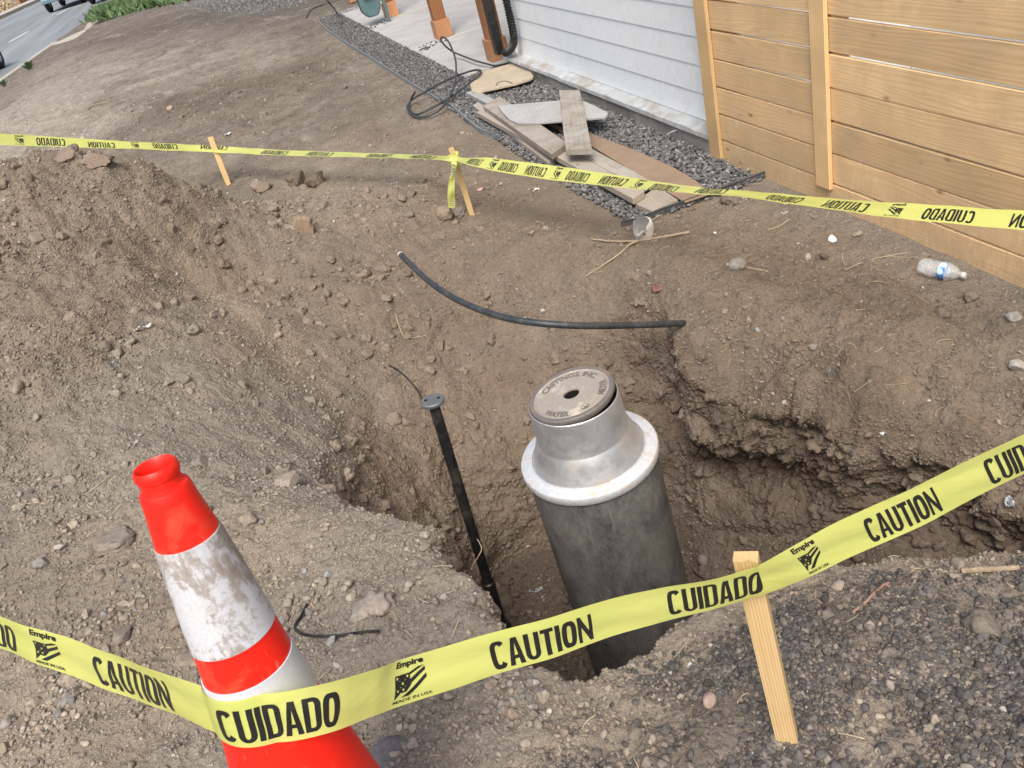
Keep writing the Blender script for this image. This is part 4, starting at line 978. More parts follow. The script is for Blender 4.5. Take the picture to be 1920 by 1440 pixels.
kk = np.array([np.convolve(np.pad(kP[:, c], 6, 'edge'), np.ones(13) / 13, 'valid') for c in range(3)]).T
mesh('pipe', tube(kk, .0135, 16), M['black_hose'], wp, smooth=True)
a0 = kk[0] - kk[1]; a0 /= np.linalg.norm(a0)
mesh('pipe_end', lathe([(.0138, -.006), (.0145, .004), (.009, .006), (.009, -.004), (0, -.004)], kk[0], a0, 18), M['white_plastic'], wp)

# ------------------------------------------------------------------ meter pit barrel
mc = gp(1103, 846, .0); ax = np.array([-.028, .020, 1.0]); ax /= np.linalg.norm(ax)
mp = thing('meter_pit', 'black water meter barrel with cast aluminium cover standing in the pit', 'meter pit', mc - ax * 1.12)
mesh('barrel', lathe([(.205, -.02), (.212, -.022), (.2165, -.03), (.2165, -.25), (.2180, -.6), (.2165, -1.0), (.2180, -1.16)], mc, ax, 96), M['barrel'], mp, smooth=True)
cov = mesh('cover_frame', lathe([(.2165, -.028), (.226, -.028), (.2285, -.020), (.2285, -.003), (.226, .001)], mc, ax, 96), M['alu_rim'], mp, smooth=True)
mesh('flange', lathe([(.226, .001), (.221, .003), (.194, .005), (.192, .010), (.188, .010)], mc, ax, 96), M['alu_rim'], cov, smooth=True)
mesh('bell', lathe([(.188, .011), (.1855, .004), (.182, .006), (.174, .030), (.165, .056), (.157, .076), (.1505, .089)], mc, ax, 96), M['alu'], mp, smooth=True)
mesh('neck', lathe([(.1505, .089), (.1490, .092), (.1475, .150), (.1445, .208), (.1430, .217), (.1405, .219), (.1385, .215), (.1375, .17)], mc, ax, 96), M['alu'], mp, smooth=True)
# lid: a little proud and tipped
la = ax + np.array([.05, -.02, 0]) ; la = ax * 1.0 + np.array([-.085, .030, 0]); la /= np.linalg.norm(la)
lc = mc + ax * .226
lid = mesh('lid', lathe([(.0262, -.012), (.0262, .0), (.0262, .0095), (.029, .0105), (.114, .0105), (.117, .008), (.120, .0105), (.133, .0118), (.1365, .0095), (.1368, .002), (.133, -.004), (.131, -.012), (.0262, -.012)], lc, la, 96), M['lid'], mp, smooth=False)
mesh('lid_rim', lathe([(.1372, -.003), (.1385, .0), (.1385, .0085), (.1352, .0127), (.124, .0122), (.1240, .0095)], lc, la, 96), M['lid_dark'], lid, smooth=False)
mesh('hole', lathe([(.0260, .002), (.0255, -.03), (.0, -.03)], lc, la, 32), M['dark_hole'], lid)

# ---- lettering helpers
def font_mesh(txt, size=1.0, xs=1.0, offset=0.0, extr=0.0):
    cu = bpy.data.curves.new('t', 'FONT'); cu.body = txt; cu.size = size; cu.offset = offset; cu.align_x = 'LEFT'; cu.resolution_u = 4
    ob = bpy.data.objects.new('t', cu); ROOT.link(ob); dg = bpy.context.evaluated_depsgraph_get(); me = bpy.data.meshes.new_from_object(ob.evaluated_get(dg))
    V = np.array([v.co[:] for v in me.vertices]); F = [list(p.vertices) for p in me.polygons]
    bpy.data.objects.remove(ob); bpy.data.curves.remove(cu); bpy.data.meshes.remove(me)
    V[:, 0] *= xs; return V[:, :2], F
def on_disc(V2, F, radius, ang0, flip=False):
    """bend text round the lid; angles measured in the lid plane"""
    lu, lv, lw = frame_from_axis(la); out_ = []
    w_ = V2[:, 0].max()
    for x, y in V2:
        if not flip: t = ang0 - (x - w_ / 2) / radius; rad = radius + y
        else: t = ang0 + (x - w_ / 2) / radius; rad = radius - y
        out_.append(lc + (lu * math.cos(t) + lv * math.sin(t)) * rad + lw * .0128)
    return np.array(out_), F
def solid(V, F, nrm, h):
    """give flat letters a little thickness below their face"""
    V = np.asarray(V); n = len(V); E = {}
    for f in F:
        for i in range(len(f)):
            a, b = f[i], f[(i + 1) % len(f)]; E[(a, b)] = E.get((a, b), 0) + 1
    W = np.vstack([V, V - np.asarray(nrm) * h]); S = [[b, a, a + n, b + n] for (a, b) in E if (b, a) not in E]
    return W, [list(f) for f in F] + S
lu, lv, lw = frame_from_axis(la)
def lid_angle(px, py):                                     # direction on the lid that points to a place on it
    r = ray(px, py); dn = (lc - CAM) @ lw / (r @ lw); q = CAM + r * dn - lc; return math.atan2(q @ lv, q @ lu)
for txt, rad, pxy, flip in (('CASTINGS, INC.', .087, (1068, 708), False), ('WATER', .114, (1040, 790), True), ('METER', .114, (1146, 728), True)):
    V2, F2 = font_mesh(txt, .030 if flip else .031, .88, .0005); V2[:, 0] -= V2[:, 0].min()
    Vl, Fl = on_disc(V2, F2, rad, lid_angle(*pxy), flip); W, S = solid(Vl, Fl, lw, .004)
    mesh('lettering', (W, S), M['lid_dark'], lid)
c_ = lc + (lu * math.cos(lid_angle(1112, 779)) + lv * math.sin(lid_angle(1112, 779))) * .098 + lw * .0128
tg = np.cross(lw, c_ - lc); tg /= np.linalg.norm(tg); rd = (c_ - lc) / np.linalg.norm(c_ - lc)
V = []; 
for k in range(24):
    t = 2 * math.pi * k / 24; o = tg * math.cos(t) + rd * math.sin(t); V += [c_ + o * .0115, c_ + o * .0135]
Fr = [[2 * k, 2 * k + 1, (2 * k + 3) % 48, (2 * k + 2) % 48] for k in range(24)]
g = Geo(); g.add(solid(V, Fr, lw, .004))
Lp = [(-.004, .007), (-.0015, .007), (-.0015, -.0045), (.005, -.0045), (.005, -.007), (-.004, -.007)]
g.add(solid([c_ + tg * a - rd * b * -1 * -1 for a, b in Lp], [[0, 1, 2, 5], [2, 3, 4, 5]], lw, .004))
mesh('lettering', g.geo(), M['lid_dark'], lid)

# ------------------------------------------------------------------ curb stop box (thin standpipe)
sc_ = gp(811, 752, .20); sa = np.array([.012, -.01, 1.0]); sb = np.array([gp(942, 1180, -.90)[0], gp(942, 1180, -.90)[1], -.90]); sa = sc_ - sb; sa /= np.linalg.norm(sa)
sp = thing('curb_box', 'slim black curb stop riser with a grey iron cap left of the barrel', 'curb box', sb)
mesh('lower_pipe', lathe([(.0, -1.32), (.026, -1.32), (.026, -.86), (.0275, -.855), (.0275, -.84), (.022, -.835)], sc_, sa, 28), M['black_plastic'], sp, smooth=False)
mesh('base_coupling', lathe([(.026, -1.3), (.040, -1.3), (.044, -1.17), (.040, -1.09), (.030, -1.06), (.026, -1.06)], sc_, sa, 28), M['black_plastic'], sp, smooth=False)
mesh('upper_pipe', lathe([(.0, -.9), (.0195, -.9), (.0195, -.38), (.021, -.375), (.021, -.365), (.0195, -.36), (.0195, -.02), (.0, -.018)], sc_, sa, 28), M['black_plastic'], sp, smooth=False)
capo = mesh('cap', lathe([(.0, -.02), (.022, -.02), (.030, -.012), (.040, -.008), (.0420, -.003), (.0420, .003), (.039, .006), (.0, .0075)], sc_, sa, 36), M['iron_cap'], sp, smooth=False)
su, sv, sw = frame_from_axis(sa); g = Geo()
dirc = at(1000, 720, 3.0) - at(800, 735, 3.0); dirc -= sw * (dirc @ sw); dirc /= np.linalg.norm(dirc); dv = np.cross(sw, dirc)
for s_ in (-1, 1): mesh('cap_hole', lathe([(.0058, .0065), (.0058, .0082), (0, .0082)], sc_ + dirc * .022 * s_ + dv * .002, sa, 14), M['dark_hole'], capo)
V2, F2 = font_mesh('N', .016, 1.0, .0003); V2 -= (V2.max(0) + V2.min(0)) / 2
mesh('lettering', solid([sc_ + dirc * (x * .9) + dv * y + sw * .0085 for x, y in V2], F2, sw, .002), M['iron_cap'], capo)
mesh('wire', tube(catmull([at(893, 1008, 3.1), at(899, 1018, 3.09), at(903, 1030, 3.08), at(896, 1045, 3.08), at(889, 1055, 3.09), at(884, 1068, 3.10)], 30), .002, 6), M['straw'], sp, smooth=True)
mesh('tracer_wire', tube(catmull([sc_ + sw * -.01 - dirc * .03, at(783, 733, 3.0), at(768, 714, 3.02), at(750, 697, 3.06), at(729, 685, 3.1)], 40), .0032, 8), M['black_plastic'], sp, smooth=True)

# ------------------------------------------------------------------ traffic cone
T = at(288, 872, .97); Lq = .452
ca = np.array([.0593, .1384, .9886]); ca /= np.linalg.norm(ca)
Lc = (T[2] - .285) / ca[2]; print('cone length', Lc)
cn = thing('traffic_cone', 'red orange traffic cone with two dirty white reflective collars', 'cone', T - ca * Lc)
prof = [(.0195, -.13), (.0185, -.02), (.0205, -.004), (.0235, .0), (.0262, -.004), (.0268, -.010), (.0255, -.015), (.0241, -.016), (.0238, -.025), (.0243, -.027), (.0288, -.0295), (.0302, -.033), (.0312, -.042), (.0325, -.055)]
def cr(q): return float(np.interp(q, [.055, .1, .252, .303, .405, .47, .6, .8, .95], [.0325, .0390, .0542, .0590, .0716, .083, .103, .128, .145]))
qs = [q for q in [.07, .085, .1, .15, .2, .252, .28, .303, .35, .405, .43, .47, .52, .6, .7, .8, Lc - .03]]
prof += [(cr(q), -q) for q in qs if q <= Lc - .02]
re = prof[-1][0]
prof += [(re + .012, -Lc + .028)]
mesh('body', lathe(prof, T, ca, 96), M['cone'], cn, smooth=True)
hb = re + .045; bu, bv, ba = frame_from_axis(ca)
V = []
for z in (-Lc, -Lc + .03):
    for k in range(32):
        t = 2 * math.pi * k / 32; c, s = math.cos(t), math.sin(t); e = 4.0; rad = hb / (abs(c) ** e + abs(s) ** e) ** (1 / e); V.append(T + ba * z + (bu * c + bv * s) * rad)
mesh('base', (np.array(V), [list(range(32))[::-1], list(range(32, 64))] + [[k, (k + 1) % 32, 32 + (k + 1) % 32, 32 + k] for k in range(32)]), M['cone'], cn, bevel=.008)
def collar(q0, q1, mat):
    pr = [(cr(q0) + .0002, -q0)] + [(cr(q) + .0018, -q) for q in np.linspace(q0 + .0006, q1 - .0006, 12)] + [(cr(q1) + .0002, -q1)]
    mesh('reflective_collar', lathe(pr, T, ca, 96), mat, cn, smooth=True)
collar(.100, .252, M['collar_dirty']); collar(.303, .380, M['collar'])

# ------------------------------------------------------------------ stakes
def stake(bot, top, wd, th_, face, label, name='wooden_stake'):
    a = np.asarray(top) - np.asarray(bot); L = np.linalg.norm(a); a /= L
    n_ = np.asarray(face, float) - a * (np.asarray(face) @ a); n_ /= np.linalg.norm(n_); s = np.cross(a, n_)
    V = []; lv_ = np.linspace(-.12, L, 10); nx_ = 6
    ring = [(-1, -1), (-.33, -1), (.33, -1), (1, -1), (1, 1), (.33, 1), (-.33, 1), (-1, 1)]
    for i, z in enumerate(lv_):
        tpr = 1.0 if z > .0 else max(.15, 1 + z / .14)
        for (x, y) in ring:
            zz = z + (rng.uniform(-.003, .003) if i == len(lv_) - 1 else 0)
            V.append([x * wd / 2 * tpr, y * th_ / 2, zz])
    V = np.array(V); k = 8; Rm = np.stack([s, n_, a], 1)
    F = [[i * k + j, i * k + (j + 1) % k, (i + 1) * k + (j + 1) % k, (i + 1) * k + j] for i in range(len(lv_) - 1) for j in range(k)] + [list(range(k))[::-1], [(len(lv_) - 1) * k + j for j in range(k)]]
    W = np.asarray(bot) + V @ Rm.T
    return mesh(name, (W, F), M['stake'], origin=bot, rot=Rm, label=label, cat='stake', bevel=.0005, group='wooden stakes holding the caution tape')
sb_, _ = hit(1478, 1386); d_s = float((sb_ - CAM) @ RM[:, 2])
st_top = at(1397, 1060, d_s - .235)
print('near stake', sb_, st_top, 'len', np.linalg.norm(sb_ - st_top))
stake(sb_ + [0, 0, -.02], st_top, .036, .020, CAM - sb_ + np.array([-.25, 0, 0]), 'near stake of pale pine in the dark gravel in front of the pit')
b3, _ = hit(885, 402); t3 = at(846, 281, float((b3 - CAM) @ RM[:, 2]) - .22)
stake(b3, t3, .030, .018, (-.3, -1, .3), 'far stake with the tape knotted round its top')
s2z = .02; b2 = gp(427, 341, 0); t2 = at(394, 259, float((b2 - CAM) @ RM[:, 2]) - .20)
stake(b2, t2, .040, .018, (-.1, -1, 0), 'stake behind the dirt mound, half hidden, under the far tape')

# ------------------------------------------------------------------ caution tape
TW = .076
class Ribbon:
    hug = False; tilt = 1.0
    def __init__(s, pts, n=400, crumple=.0018):
        """pts: (px, py, depth, width_px[, flip])"""
        Q = np.array([p[:4] for p in pts], float); t = np.linspace(0, 1, len(Q)); q = catmull(Q, n)
        C = np.array([at(a, b, c) for a, b, c, _ in q]); T_ = np.gradient(C, axis=0); T_ /= np.linalg.norm(T_, axis=1)[:, None]
        V = C - CAM; V /= np.linalg.norm(V, axis=1)[:, None]
        U = np.cross(V, T_); U /= np.linalg.norm(U, axis=1)[:, None]
        upi = -RM[:, 1]; U *= np.sign(U @ upi)[:, None]
        lat = q[:, 3] * q[:, 2] / FOC; full = np.maximum(lat, np.minimum(TW, lat * 2.2 + .004))
        back = np.sqrt(np.maximum(full ** 2 - lat ** 2, 0))
        N = np.cross(T_, U); N *= np.sign((N * V).sum(1))[:, None]      # away from camera
        s.C, s.T, s.n = C, T_, n; s.A = U * lat[:, None] - N * back[:, None] * .9 * s.tilt; s.N = np.cross(T_, s.A); s.N /= np.linalg.norm(s.N, axis=1)[:, None]; s.N *= -np.sign((s.N * V).sum(1))[:, None]
        s.s = np.concatenate([[0], np.cumsum(np.linalg.norm(np.diff(C, axis=0), axis=1))]); s.L = s.s[-1]; s.px = proj(C)[:, 0]; s.cr = crumple; s.sd = rng.uniform(0, 99)
    def ev(s, S, v, off=0.0):
        S = np.clip(S, 0, s.L); f = lambda X: np.stack([np.interp(S, s.s, X[:, k]) for k in range(3)], 1)
        C, A, N = f(s.C), f(s.A), f(s.N); v = np.asarray(v)
        w_ = perlin(np.stack([S, v * .03, np.full_like(S, s.sd)], 1), .11, 3) * s.cr * 2.2 + s.cr * np.sin(v * 9 + S * 14 + s.sd) * .8
        Q = C + A * v[:, None] + N * (w_ + off)[:, None]
        if s.hug:                                         # lies against the cone
            for _ in range(2):
                rel = Q - T; q = -(rel @ ca); ax_ = T - ca * q[:, None]; rad = Q - ax_; rl = np.linalg.norm(rad, axis=1)
                lim = np.interp(q, [.055, .1, .252, .303, .405, .47, .6, .8], [.0325, .0390, .0542, .0590, .0716, .083, .103, .128]) + .0035 + off
                m_ = (rl < lim); Q[m_] = ax_[m_] + rad[m_] / rl[m_][:, None] * lim[m_][:, None]
        return Q
    def at_px(s, x):
        o = np.argsort(s.px); return np.interp(x, s.px[o], s.s[o])
    def geo(s, ns=None, nv=7):
        ns = ns or int(s.L / .006); S = np.repeat(np.linspace(0, s.L, ns), nv); v = np.tile(np.linspace(-.5, .5, nv), ns); P_ = s.ev(S, v)
        F = [[i * nv + j, i * nv + j + 1, (i + 1) * nv + j + 1, (i + 1) * nv + j] for i in range(ns - 1) for j in range(nv - 1)]
        return P_, F
# heavy condensed capitals built as strips in a unit-high box
def arc(cx, cy, rx, ry, a0, a1, n=9): return [(cx + rx * math.cos(R_(a0 + (a1 - a0) * k / (n - 1))), cy + ry * math.sin(R_(a0 + (a1 - a0) * k / (n - 1)))) for k in range(n)]
def strip2(o, i_):
    V = []; F = []
    for a, b in zip(o, i_): V += [a, b]
    for k in range(len(o) - 1): F.append([2 * k, 2 * k + 2, 2 * k + 3, 2 * k + 1])
    return V, F
def glyph(c):
    t = .155; w_ = .46; R = []
    ow, iw = w_ / 2, w_ / 2 - t
    if c in 'OC':
        st, en = (38, 322) if c == 'C' else (0, 360)
        def path(rx, ryt, hh):
            P_ = []
            for k in range(33):
                a = R_(st + (en - st) * k / 32); x = w_ / 2 + rx * np.sign(math.cos(a)) * abs(math.cos(a)) ** .62; y = .5 + (hh) * np.sign(math.sin(a)) * abs(math.sin(a)) ** .62; P_.append((x, y))
            return P_
        R.append(strip2(path(ow, .5, .5), path(iw, .5, .5 - t * .95)))
    elif c == 'U':
        o = [(0, 1)] + [(0, .22)] + arc(ow, .22, ow, .22, 180, 360, 11)[1:] + [(w_, 1)]; i_ = [(t, 1), (t, .24)] + arc(ow, .24, iw, .13, 180, 360, 11)[1:] + [(w_ - t, 1)]
        R.append(strip2(o, i_))
    elif c == 'D':
        o = [(t, 1), (.20, 1)] + arc(w_ - .2, .80, .2, .20, 90, 0, 7) + arc(w_ - .2, .20, .2, .20, 0, -90, 7) + [(.20, 0), (t, 0)]
        i_ = [(t, 1 - .11), (.18, 1 - .11)] + arc(w_ - .2, .78, .2 - t, .11, 90, 0, 7) + arc(w_ - .2, .22, .2 - t, .11, 0, -90, 7) + [(.18, .11), (t, .11)]
        R.append(strip2(o, i_)); R.append(([(0, 0), (t, 0), (t, 1), (0, 1)], [[0, 1, 2, 3]]))
    elif c == 'A':
        w_ = .48; m_ = w_ / 2
        R.append(([(0, 0), (t, 0), (m_, .80), (m_, 1), (m_ - .09, 1)], [[0, 1, 2, 3, 4]])); R.append(([(w_ - t, 0), (w_, 0), (m_ + .09, 1), (m_, 1), (m_, .80)], [[0, 1, 2, 3, 4]]))
        def xi(y): return t + (m_ - t) * y / .80
        R.append(([(xi(.20), .20), (w_ - xi(.20), .20), (w_ - xi(.32), .32), (xi(.32), .32)], [[0, 1, 2, 3]]))
    elif c == 'T':
        w_ = .40; R.append(([(0, .87), (w_, .87), (w_, 1), (0, 1)], [[0, 1, 2, 3]])); R.append(([(w_ / 2 - t / 2, 0), (w_ / 2 + t / 2, 0), (w_ / 2 + t / 2, .87), (w_ / 2 - t / 2, .87)], [[0, 1, 2, 3]]))
    elif c == 'I': w_ = t; R.append(([(0, 0), (t, 0), (t, 1), (0, 1)], [[0, 1, 2, 3]]))
    elif c == 'N':
        s_ = .11; R.append(([(0, 0), (s_, 0), (s_, 1), (0, 1)], [[0, 1, 2, 3]])); R.append(([(w_ - s_, 0), (w_, 0), (w_, 1), (w_ - s_, 1)], [[0, 1, 2, 3]]))
        R.append(([(s_, .62), (w_ - s_, 0), (w_ - s_, .38), (s_, 1)], [[0, 1, 2, 3]]))
    return R, w_
def word(txt):
    V = []; F = []; x = 0
    for ch in txt:
        R, w_ = glyph(ch)
        for vs_, fs in R:
            b0 = len(V); V += [(a + x, b) for a, b in vs_]; F += [[i + b0 for i in f] for f in fs]
        x += w_ + .05
    V = np.array(V); V[:, 0] /= x - .05; return V, F
def logo():
    V = []; F = []; 
    def add(P_): 
        b0 = len(V); V.extend(P_); F.append(list(range(b0, b0 + len(P_))))
    # flag: star field as a grid of cells with star-shaped gaps left open, then slanting stripes
    cells = [(0, .55), (.17, .55), (.34, .55), (.0, .40), (.17, .40), (.34, .40), (0, .25), (.17, .25)]
    for k, (x, y) in enumerate(cells):
        w_, h_ = .17, .15
        if k % 2 == 0 or k == 7:
            cx, cy = x + w_ / 2, y + h_ / 2; o = []; i_ = []
            for j in range(20):
                a = 2 * math.pi * j / 20; c, s = math.cos(a), math.sin(a); m_ = max(abs(c) / (w_ / 2), abs(s) / (h_ / 2)); o.append((cx + c / m_, cy + s / m_)); rr_ = .050 if j % 4 == 1 else .028; i_.append((cx + c * rr_, cy + s * rr_))
            for j in range(20): add([o[j], o[(j + 1) % 20], i_[(j + 1) % 20], i_[j]])
        else: add([(x, y), (x + w_, y), (x + w_, y + h_), (x, y + h_)])
    add([(0, .25), (0, .10), (.17, .25)]); add([(.34, .40), (.34, .25), (.17, .25)][::-1] if False else [(.34, .25), (.51, .40), (.34, .40)])
    add([(.51, .63), (1.0, .80), (.80, .80), (.51, .70)]); add([(.51, .42), (1.0, .66), (1.0, .76), (.51, .53)]); add([(.18, .12), (.42, .25), (1.0, .57), (1.0, .47), (.40, .12)])
    V1, F1 = font_mesh('Empire', .26, 1.0, .012); V1 -= V1.min(0); V1[:, 0] *= 1.0 / V1[:, 0].max(); V1 = V1 * [1, .9] + [0, .84]
    b0 = len(V); V.extend([tuple(v) for v in V1]); F.extend([[i + b0 for i in f] for f in F1])
    V1, F1 = font_mesh('MADE IN USA', .12, 1.0, .003); V1 -= V1.min(0); V1[:, 0] *= 1.08 / V1[:, 0].max(); V1 = V1 + [-.02, -.02]
    b0 = len(V); V.extend([tuple(v) for v in V1]); F.extend([[i + b0 for i in f] for f in F1])
    return np.array(V), F
def slice_x(V, F, step):
    bm = bmesh.new(); vv = [bm.verts.new((a, b, 0)) for a, b in V]
    for f in F:
        try: bm.faces.new([vv[i] for i in f])
        except ValueError: pass
    x0, x1 = V[:, 0].min(), V[:, 0].max()
    for k in range(1, int((x1 - x0) / step)):
        bmesh.ops.bisect_plane(bm, geom=bm.verts[:] + bm.edges[:] + bm.faces[:], plane_co=(x0 + k * step, 0, 0), plane_no=(1, 0, 0))
    for yy in (-.3, -.15, 0, .15, .3): bmesh.ops.bisect_plane(bm, geom=bm.verts[:] + bm.edges[:] + bm.faces[:], plane_co=(0, yy, 0), plane_no=(0, 1, 0))
    bm.verts.index_update(); V = np.array([v.co[:2] for v in bm.verts]); F = [[v.index for v in f.verts] for f in bm.faces]; bm.free(); return V, F
def lettering(rb, items, parent, mirror=False, vlo=-.40, vhi=.29, off=.0006, slant=0.0):
    for it in items:
        kind_, xa, xb = it[:3]; a, b = (it[3], it[4]) if len(it) > 3 else (vlo, vhi)
        V, F = word(kind_) if kind_ != 'logo' else logo()
        s0, s1 = rb.at_px(xa), rb.at_px(xb)
        yy = V[:, 1]; vv = a + (b - a) * yy if kind_ != 'logo' else (-.40 + .80 * yy) * ((b - a) / .69)
        if mirror: S = s1 - V[:, 0] * (s1 - s0)
        else: S = s0 + V[:, 0] * (s1 - s0)
        W = np.stack([S + vv * slant * TW, vv], 1); W[:, 1] = np.clip(W[:, 1], -.5, .5); W[:, 0] = np.clip(W[:, 0], 0, rb.L)
        W, F = slice_x(W, F, .008)
        F = [f for f in F if np.ptp(W[f, 1]) > 1e-5]
        mesh('lettering', (rb.ev(W[:, 0], W[:, 1], off), F), M['black_ink'], parent)
# front tape
dS = float((st_top - CAM) @ RM[:, 2]) - .020
fr_pts = [(-900,850,2.35,38),(-600,960,2.05,41),(-330,1060,1.75,44),(-150,1128,1.55,47),(0,1186,1.42,52),(200,1258,1.27,58),(330,1306,1.14,61),(400,1332,1.085,64),(450,1346,1.062,74),(530,1345,1.055,88),(620,1326,1.07,88),(700,1300,1.11,82),(780,1272,1.155,80),(1000,1204,1.18,70),(1200,1145,1.20,62),(1340,1113,dS+.0,56),(1400,1097,dS,54),(1440,1084,dS,54),(1520,1045,1.17,60),(1700,958,1.14,66),(1920,852,1.10,67),(2150,742,1.06,67),(2400,620,1.03,66),(2750,440,1.01,66),(3200,200,1.0,66)]
tp = thing('caution_tape', 'yellow caution tape across the foreground, from the cone past the near stake', 'caution tape', at(800, 1272, 1.16))
rb = Ribbon(fr_pts, 1100); rb.hug = True
mesh('tape', rb.geo(), M['tape'], tp, smooth=True)
lettering(rb, [('CUIDADO', -95, 28), ('logo', 66, 112), ('CAUTION', 178, 316), ('CUIDADO', 422, 636), ('logo', 741, 800), ('CAUTION', 920, 1110), ('CUIDADO', 1252, 1428, -.36, .34), ('logo', 1501, 1539), ('CAUTION', 1624, 1756), ('CUIDADO', 1850, 1995), ('logo', 2060, 2105), ('CAUTION', 2190, 2350), ('CUIDADO', 2480, 2660), ('CAUTION', 2900, 3080)], tp)
# far tape: left run, right run, hanging tail, all knotted to the far stake
d3 = float((t3 - CAM) @ RM[:, 2]); ft = thing('caution_tape', 'far yellow caution tape tied to the stake in front of the planks', 'caution tape', t3)
lp = [(-260,248,5.2,22),(-120,255,5.4,21.5),(0,261,5.6,21),(130,267,5.85,17),(260,273,6.1,13),(395,279,6.36,12),(520,286,6.0,10),(640,290,5.55,8.5),(760,293,5.0,8),(830,296,d3+.02,8),(852,298,d3-.01,14)]
Ribbon.tilt = -1.0; rl = Ribbon(lp, 300, .0012); mesh('tape', rl.geo(int(rl.L / .02)), M['tape'], ft, smooth=True)
lettering(rl, [('logo', 28, 44, -.30, .36), ('CUIDADO', 68, 122, -.42, .32), ('CAUTION', 165, 215, -.45, .2), ('logo', 246, 260), ('CUIDADO', 287, 333, -.3, .42), ('CAUTION', 376, 424, -.1, .5), ('CUIDADO', 492, 540, -.4, .3), ('CAUTION', 577, 624, -.4, .35), ('CUIDADO', 690, 734, -.4, .35), ('CAUTION', 772, 816, -.4, .35)], ft, mirror=True)
rpnt = [(846,297,d3-.02,12),(862,299,d3-.04,9),(900,304,4.30,19),(950,312,4.14,24),(1000,319,4.0,25.5),(1060,327,3.84,26),(1120,335,3.68,24),(1180,343,3.52,20),(1240,350,3.36,16),(1320,358,3.18,12),(1400,364,3.0,13),(1480,373,2.84,16),(1560,382,2.70,21),(1650,391,2.56,26),(1760,401,2.44,31),(1850,408,2.36,34),(1920,413,2.30,36),(2060,424,2.18,40),(2250,440,2.05,44),(2600,470,1.86,48),(3050,505,1.68,54)]
rr4 = Ribbon(rpnt, 500, .0013); mesh('tape', rr4.geo(int(rr4.L / .012)), M['tape'], ft, smooth=True)
lettering(rr4, [('CAUTION', 879, 904), ('logo', 918, 930), ('CUIDADO', 938, 970), ('CAUTION', 987, 1024), ('logo', 1038, 1050), ('CUIDADO', 1064, 1104), ('CAUTION', 1127, 1174, -.4, .34), ('logo', 1190, 1204), ('CUIDADO', 1223, 1272, -.5, .25), ('CAUTION', 1308, 1360, -.4, .5), ('CUIDADO', 1442, 1504), ('CAUTION', 1548, 1628), ('logo', 1666, 1692), ('CUIDADO', 1732, 1827), ('CAUTION', 1896, 2010), ('CUIDADO', 2150, 2290), ('CAUTION', 2450, 2620), ('CUIDADO', 2800, 2980)], ft, mirror=True)
# knot and tail
tl = [(850,296,d3-.045,13),(851,308,d3-.045,11),(850,325,d3-.02,9),(847,342,d3+.02,11),(846,360,d3+.05,13.5),(846,375,d3+.09,14),(847,390,d3+.12,13)]
class Tail(Ribbon): pass
def tail_geo(pts, n=40, nv=5):
    q = catmull(np.array(pts, float), n); V = []
    for i, (a, b, c, w_) in enumerate(q):
        for j in range(nv):
            u = j / (nv - 1) - .5; V.append(at(a + u * w_ , b + u * 1.5, c + .012 * abs(u) + .004 * math.sin(i * .4 + u * 5)))
    return np.array(V), [[i * nv + j, i * nv + j + 1, (i + 1) * nv + j + 1, (i + 1) * nv + j] for i in range(n - 1) for j in range(nv - 1)]
mesh('tape_tail', tail_geo(tl), M['tape'], ft, smooth=True)
kn = Geo()
kc = t3 * .86 + b3 * .14; axk = (t3 - b3) / np.linalg.norm(t3 - b3); ku, kv, kw = frame_from_axis(axk)
for (r0, h0, h1, ph) in ((.021, -.03, .012, 0), (.0235, -.018, .026, 1.4)):
    pts_ = [kc + (ku * math.cos(t) * 1.05 + kv * math.sin(t) * .85) * (r0 + .003 * math.sin(3 * t + ph)) + kw * (h0 + (h1 - h0) * (.5 + .5 * math.sin(t + ph))) for t in np.linspace(0, 2 * math.pi, 30)]
    kn.add(tube(pts_, .0085 + .0025 * np.sin(np.linspace(0, 25, 30)), 7))
mesh('knot', kn.geo(), M['tape'], ft)
def tail_text(px, py, hh, txt, d_):
    V, F = word(txt); V = V - .5; return np.array([at(px + (y) * 8.5, py + x * hh, d_) for x, y in V]), F
mesh('lettering', tail_text(850, 319, 22, 'CAUT', d3 - .052), M['black_ink'], ft); mesh('lettering', tail_text(847.5, 381, 9, 'CU', d3 + .07), M['black_ink'], ft)
# wrap of tape round the near stake
na = (st_top - sb_); na /= np.linalg.norm(na)

# ------------------------------------------------------------------ litter and single stones
def lies(px, py): h, n_ = hit(px, py); return h, n_
# bottle
bl, nb_ = lies(1762, 506); e1 = gp(1724, 497, bl[2] + .03); e2 = gp(1806, 516, bl[2] + .02); bd = e2 - e1; Lb = np.linalg.norm(bd); bd /= Lb; print('bottle len', Lb)
bt = thing('plastic_bottle', 'crumpled clear plastic water bottle with a blue label by the fence', 'bottle', bl)
def mat_clear():
    t = NT('clear_plastic'); n = t.noise(t.coord(), 45, 3, .6); t.bump(n, .8, .01)
    t.fin((.80, .84, .86), .12, 0, Specular_IOR_Level=.8); t.b.inputs['Alpha'].default_value = .30; return t.m
M['clear'] = mat_clear(); k = Lb / .21
bp = [(.0, .004), (.020, .0), (.030, .006), (.033, .02), (.032, .035), (.033, .05), (.0315, .06), (.033, .07), (.0315, .08), (.033, .09), (.033, .10), (.033, .135), (.031, .15), (.025, .172), (.016, .187), (.0125, .192), (.0125, .205), (.012, .208)]
B_ = lathe([(a * k * 1.18, b * k) for a, b in bp], e1, bd, 32); Vb = B_[0] + .0035 * fbm(B_[0], .035, 2, 91)[:, None] * np.array([1, 1, 1.0]); 
mesh('bottle_body', (Vb, B_[1]), M['clear'], bt, smooth=True)
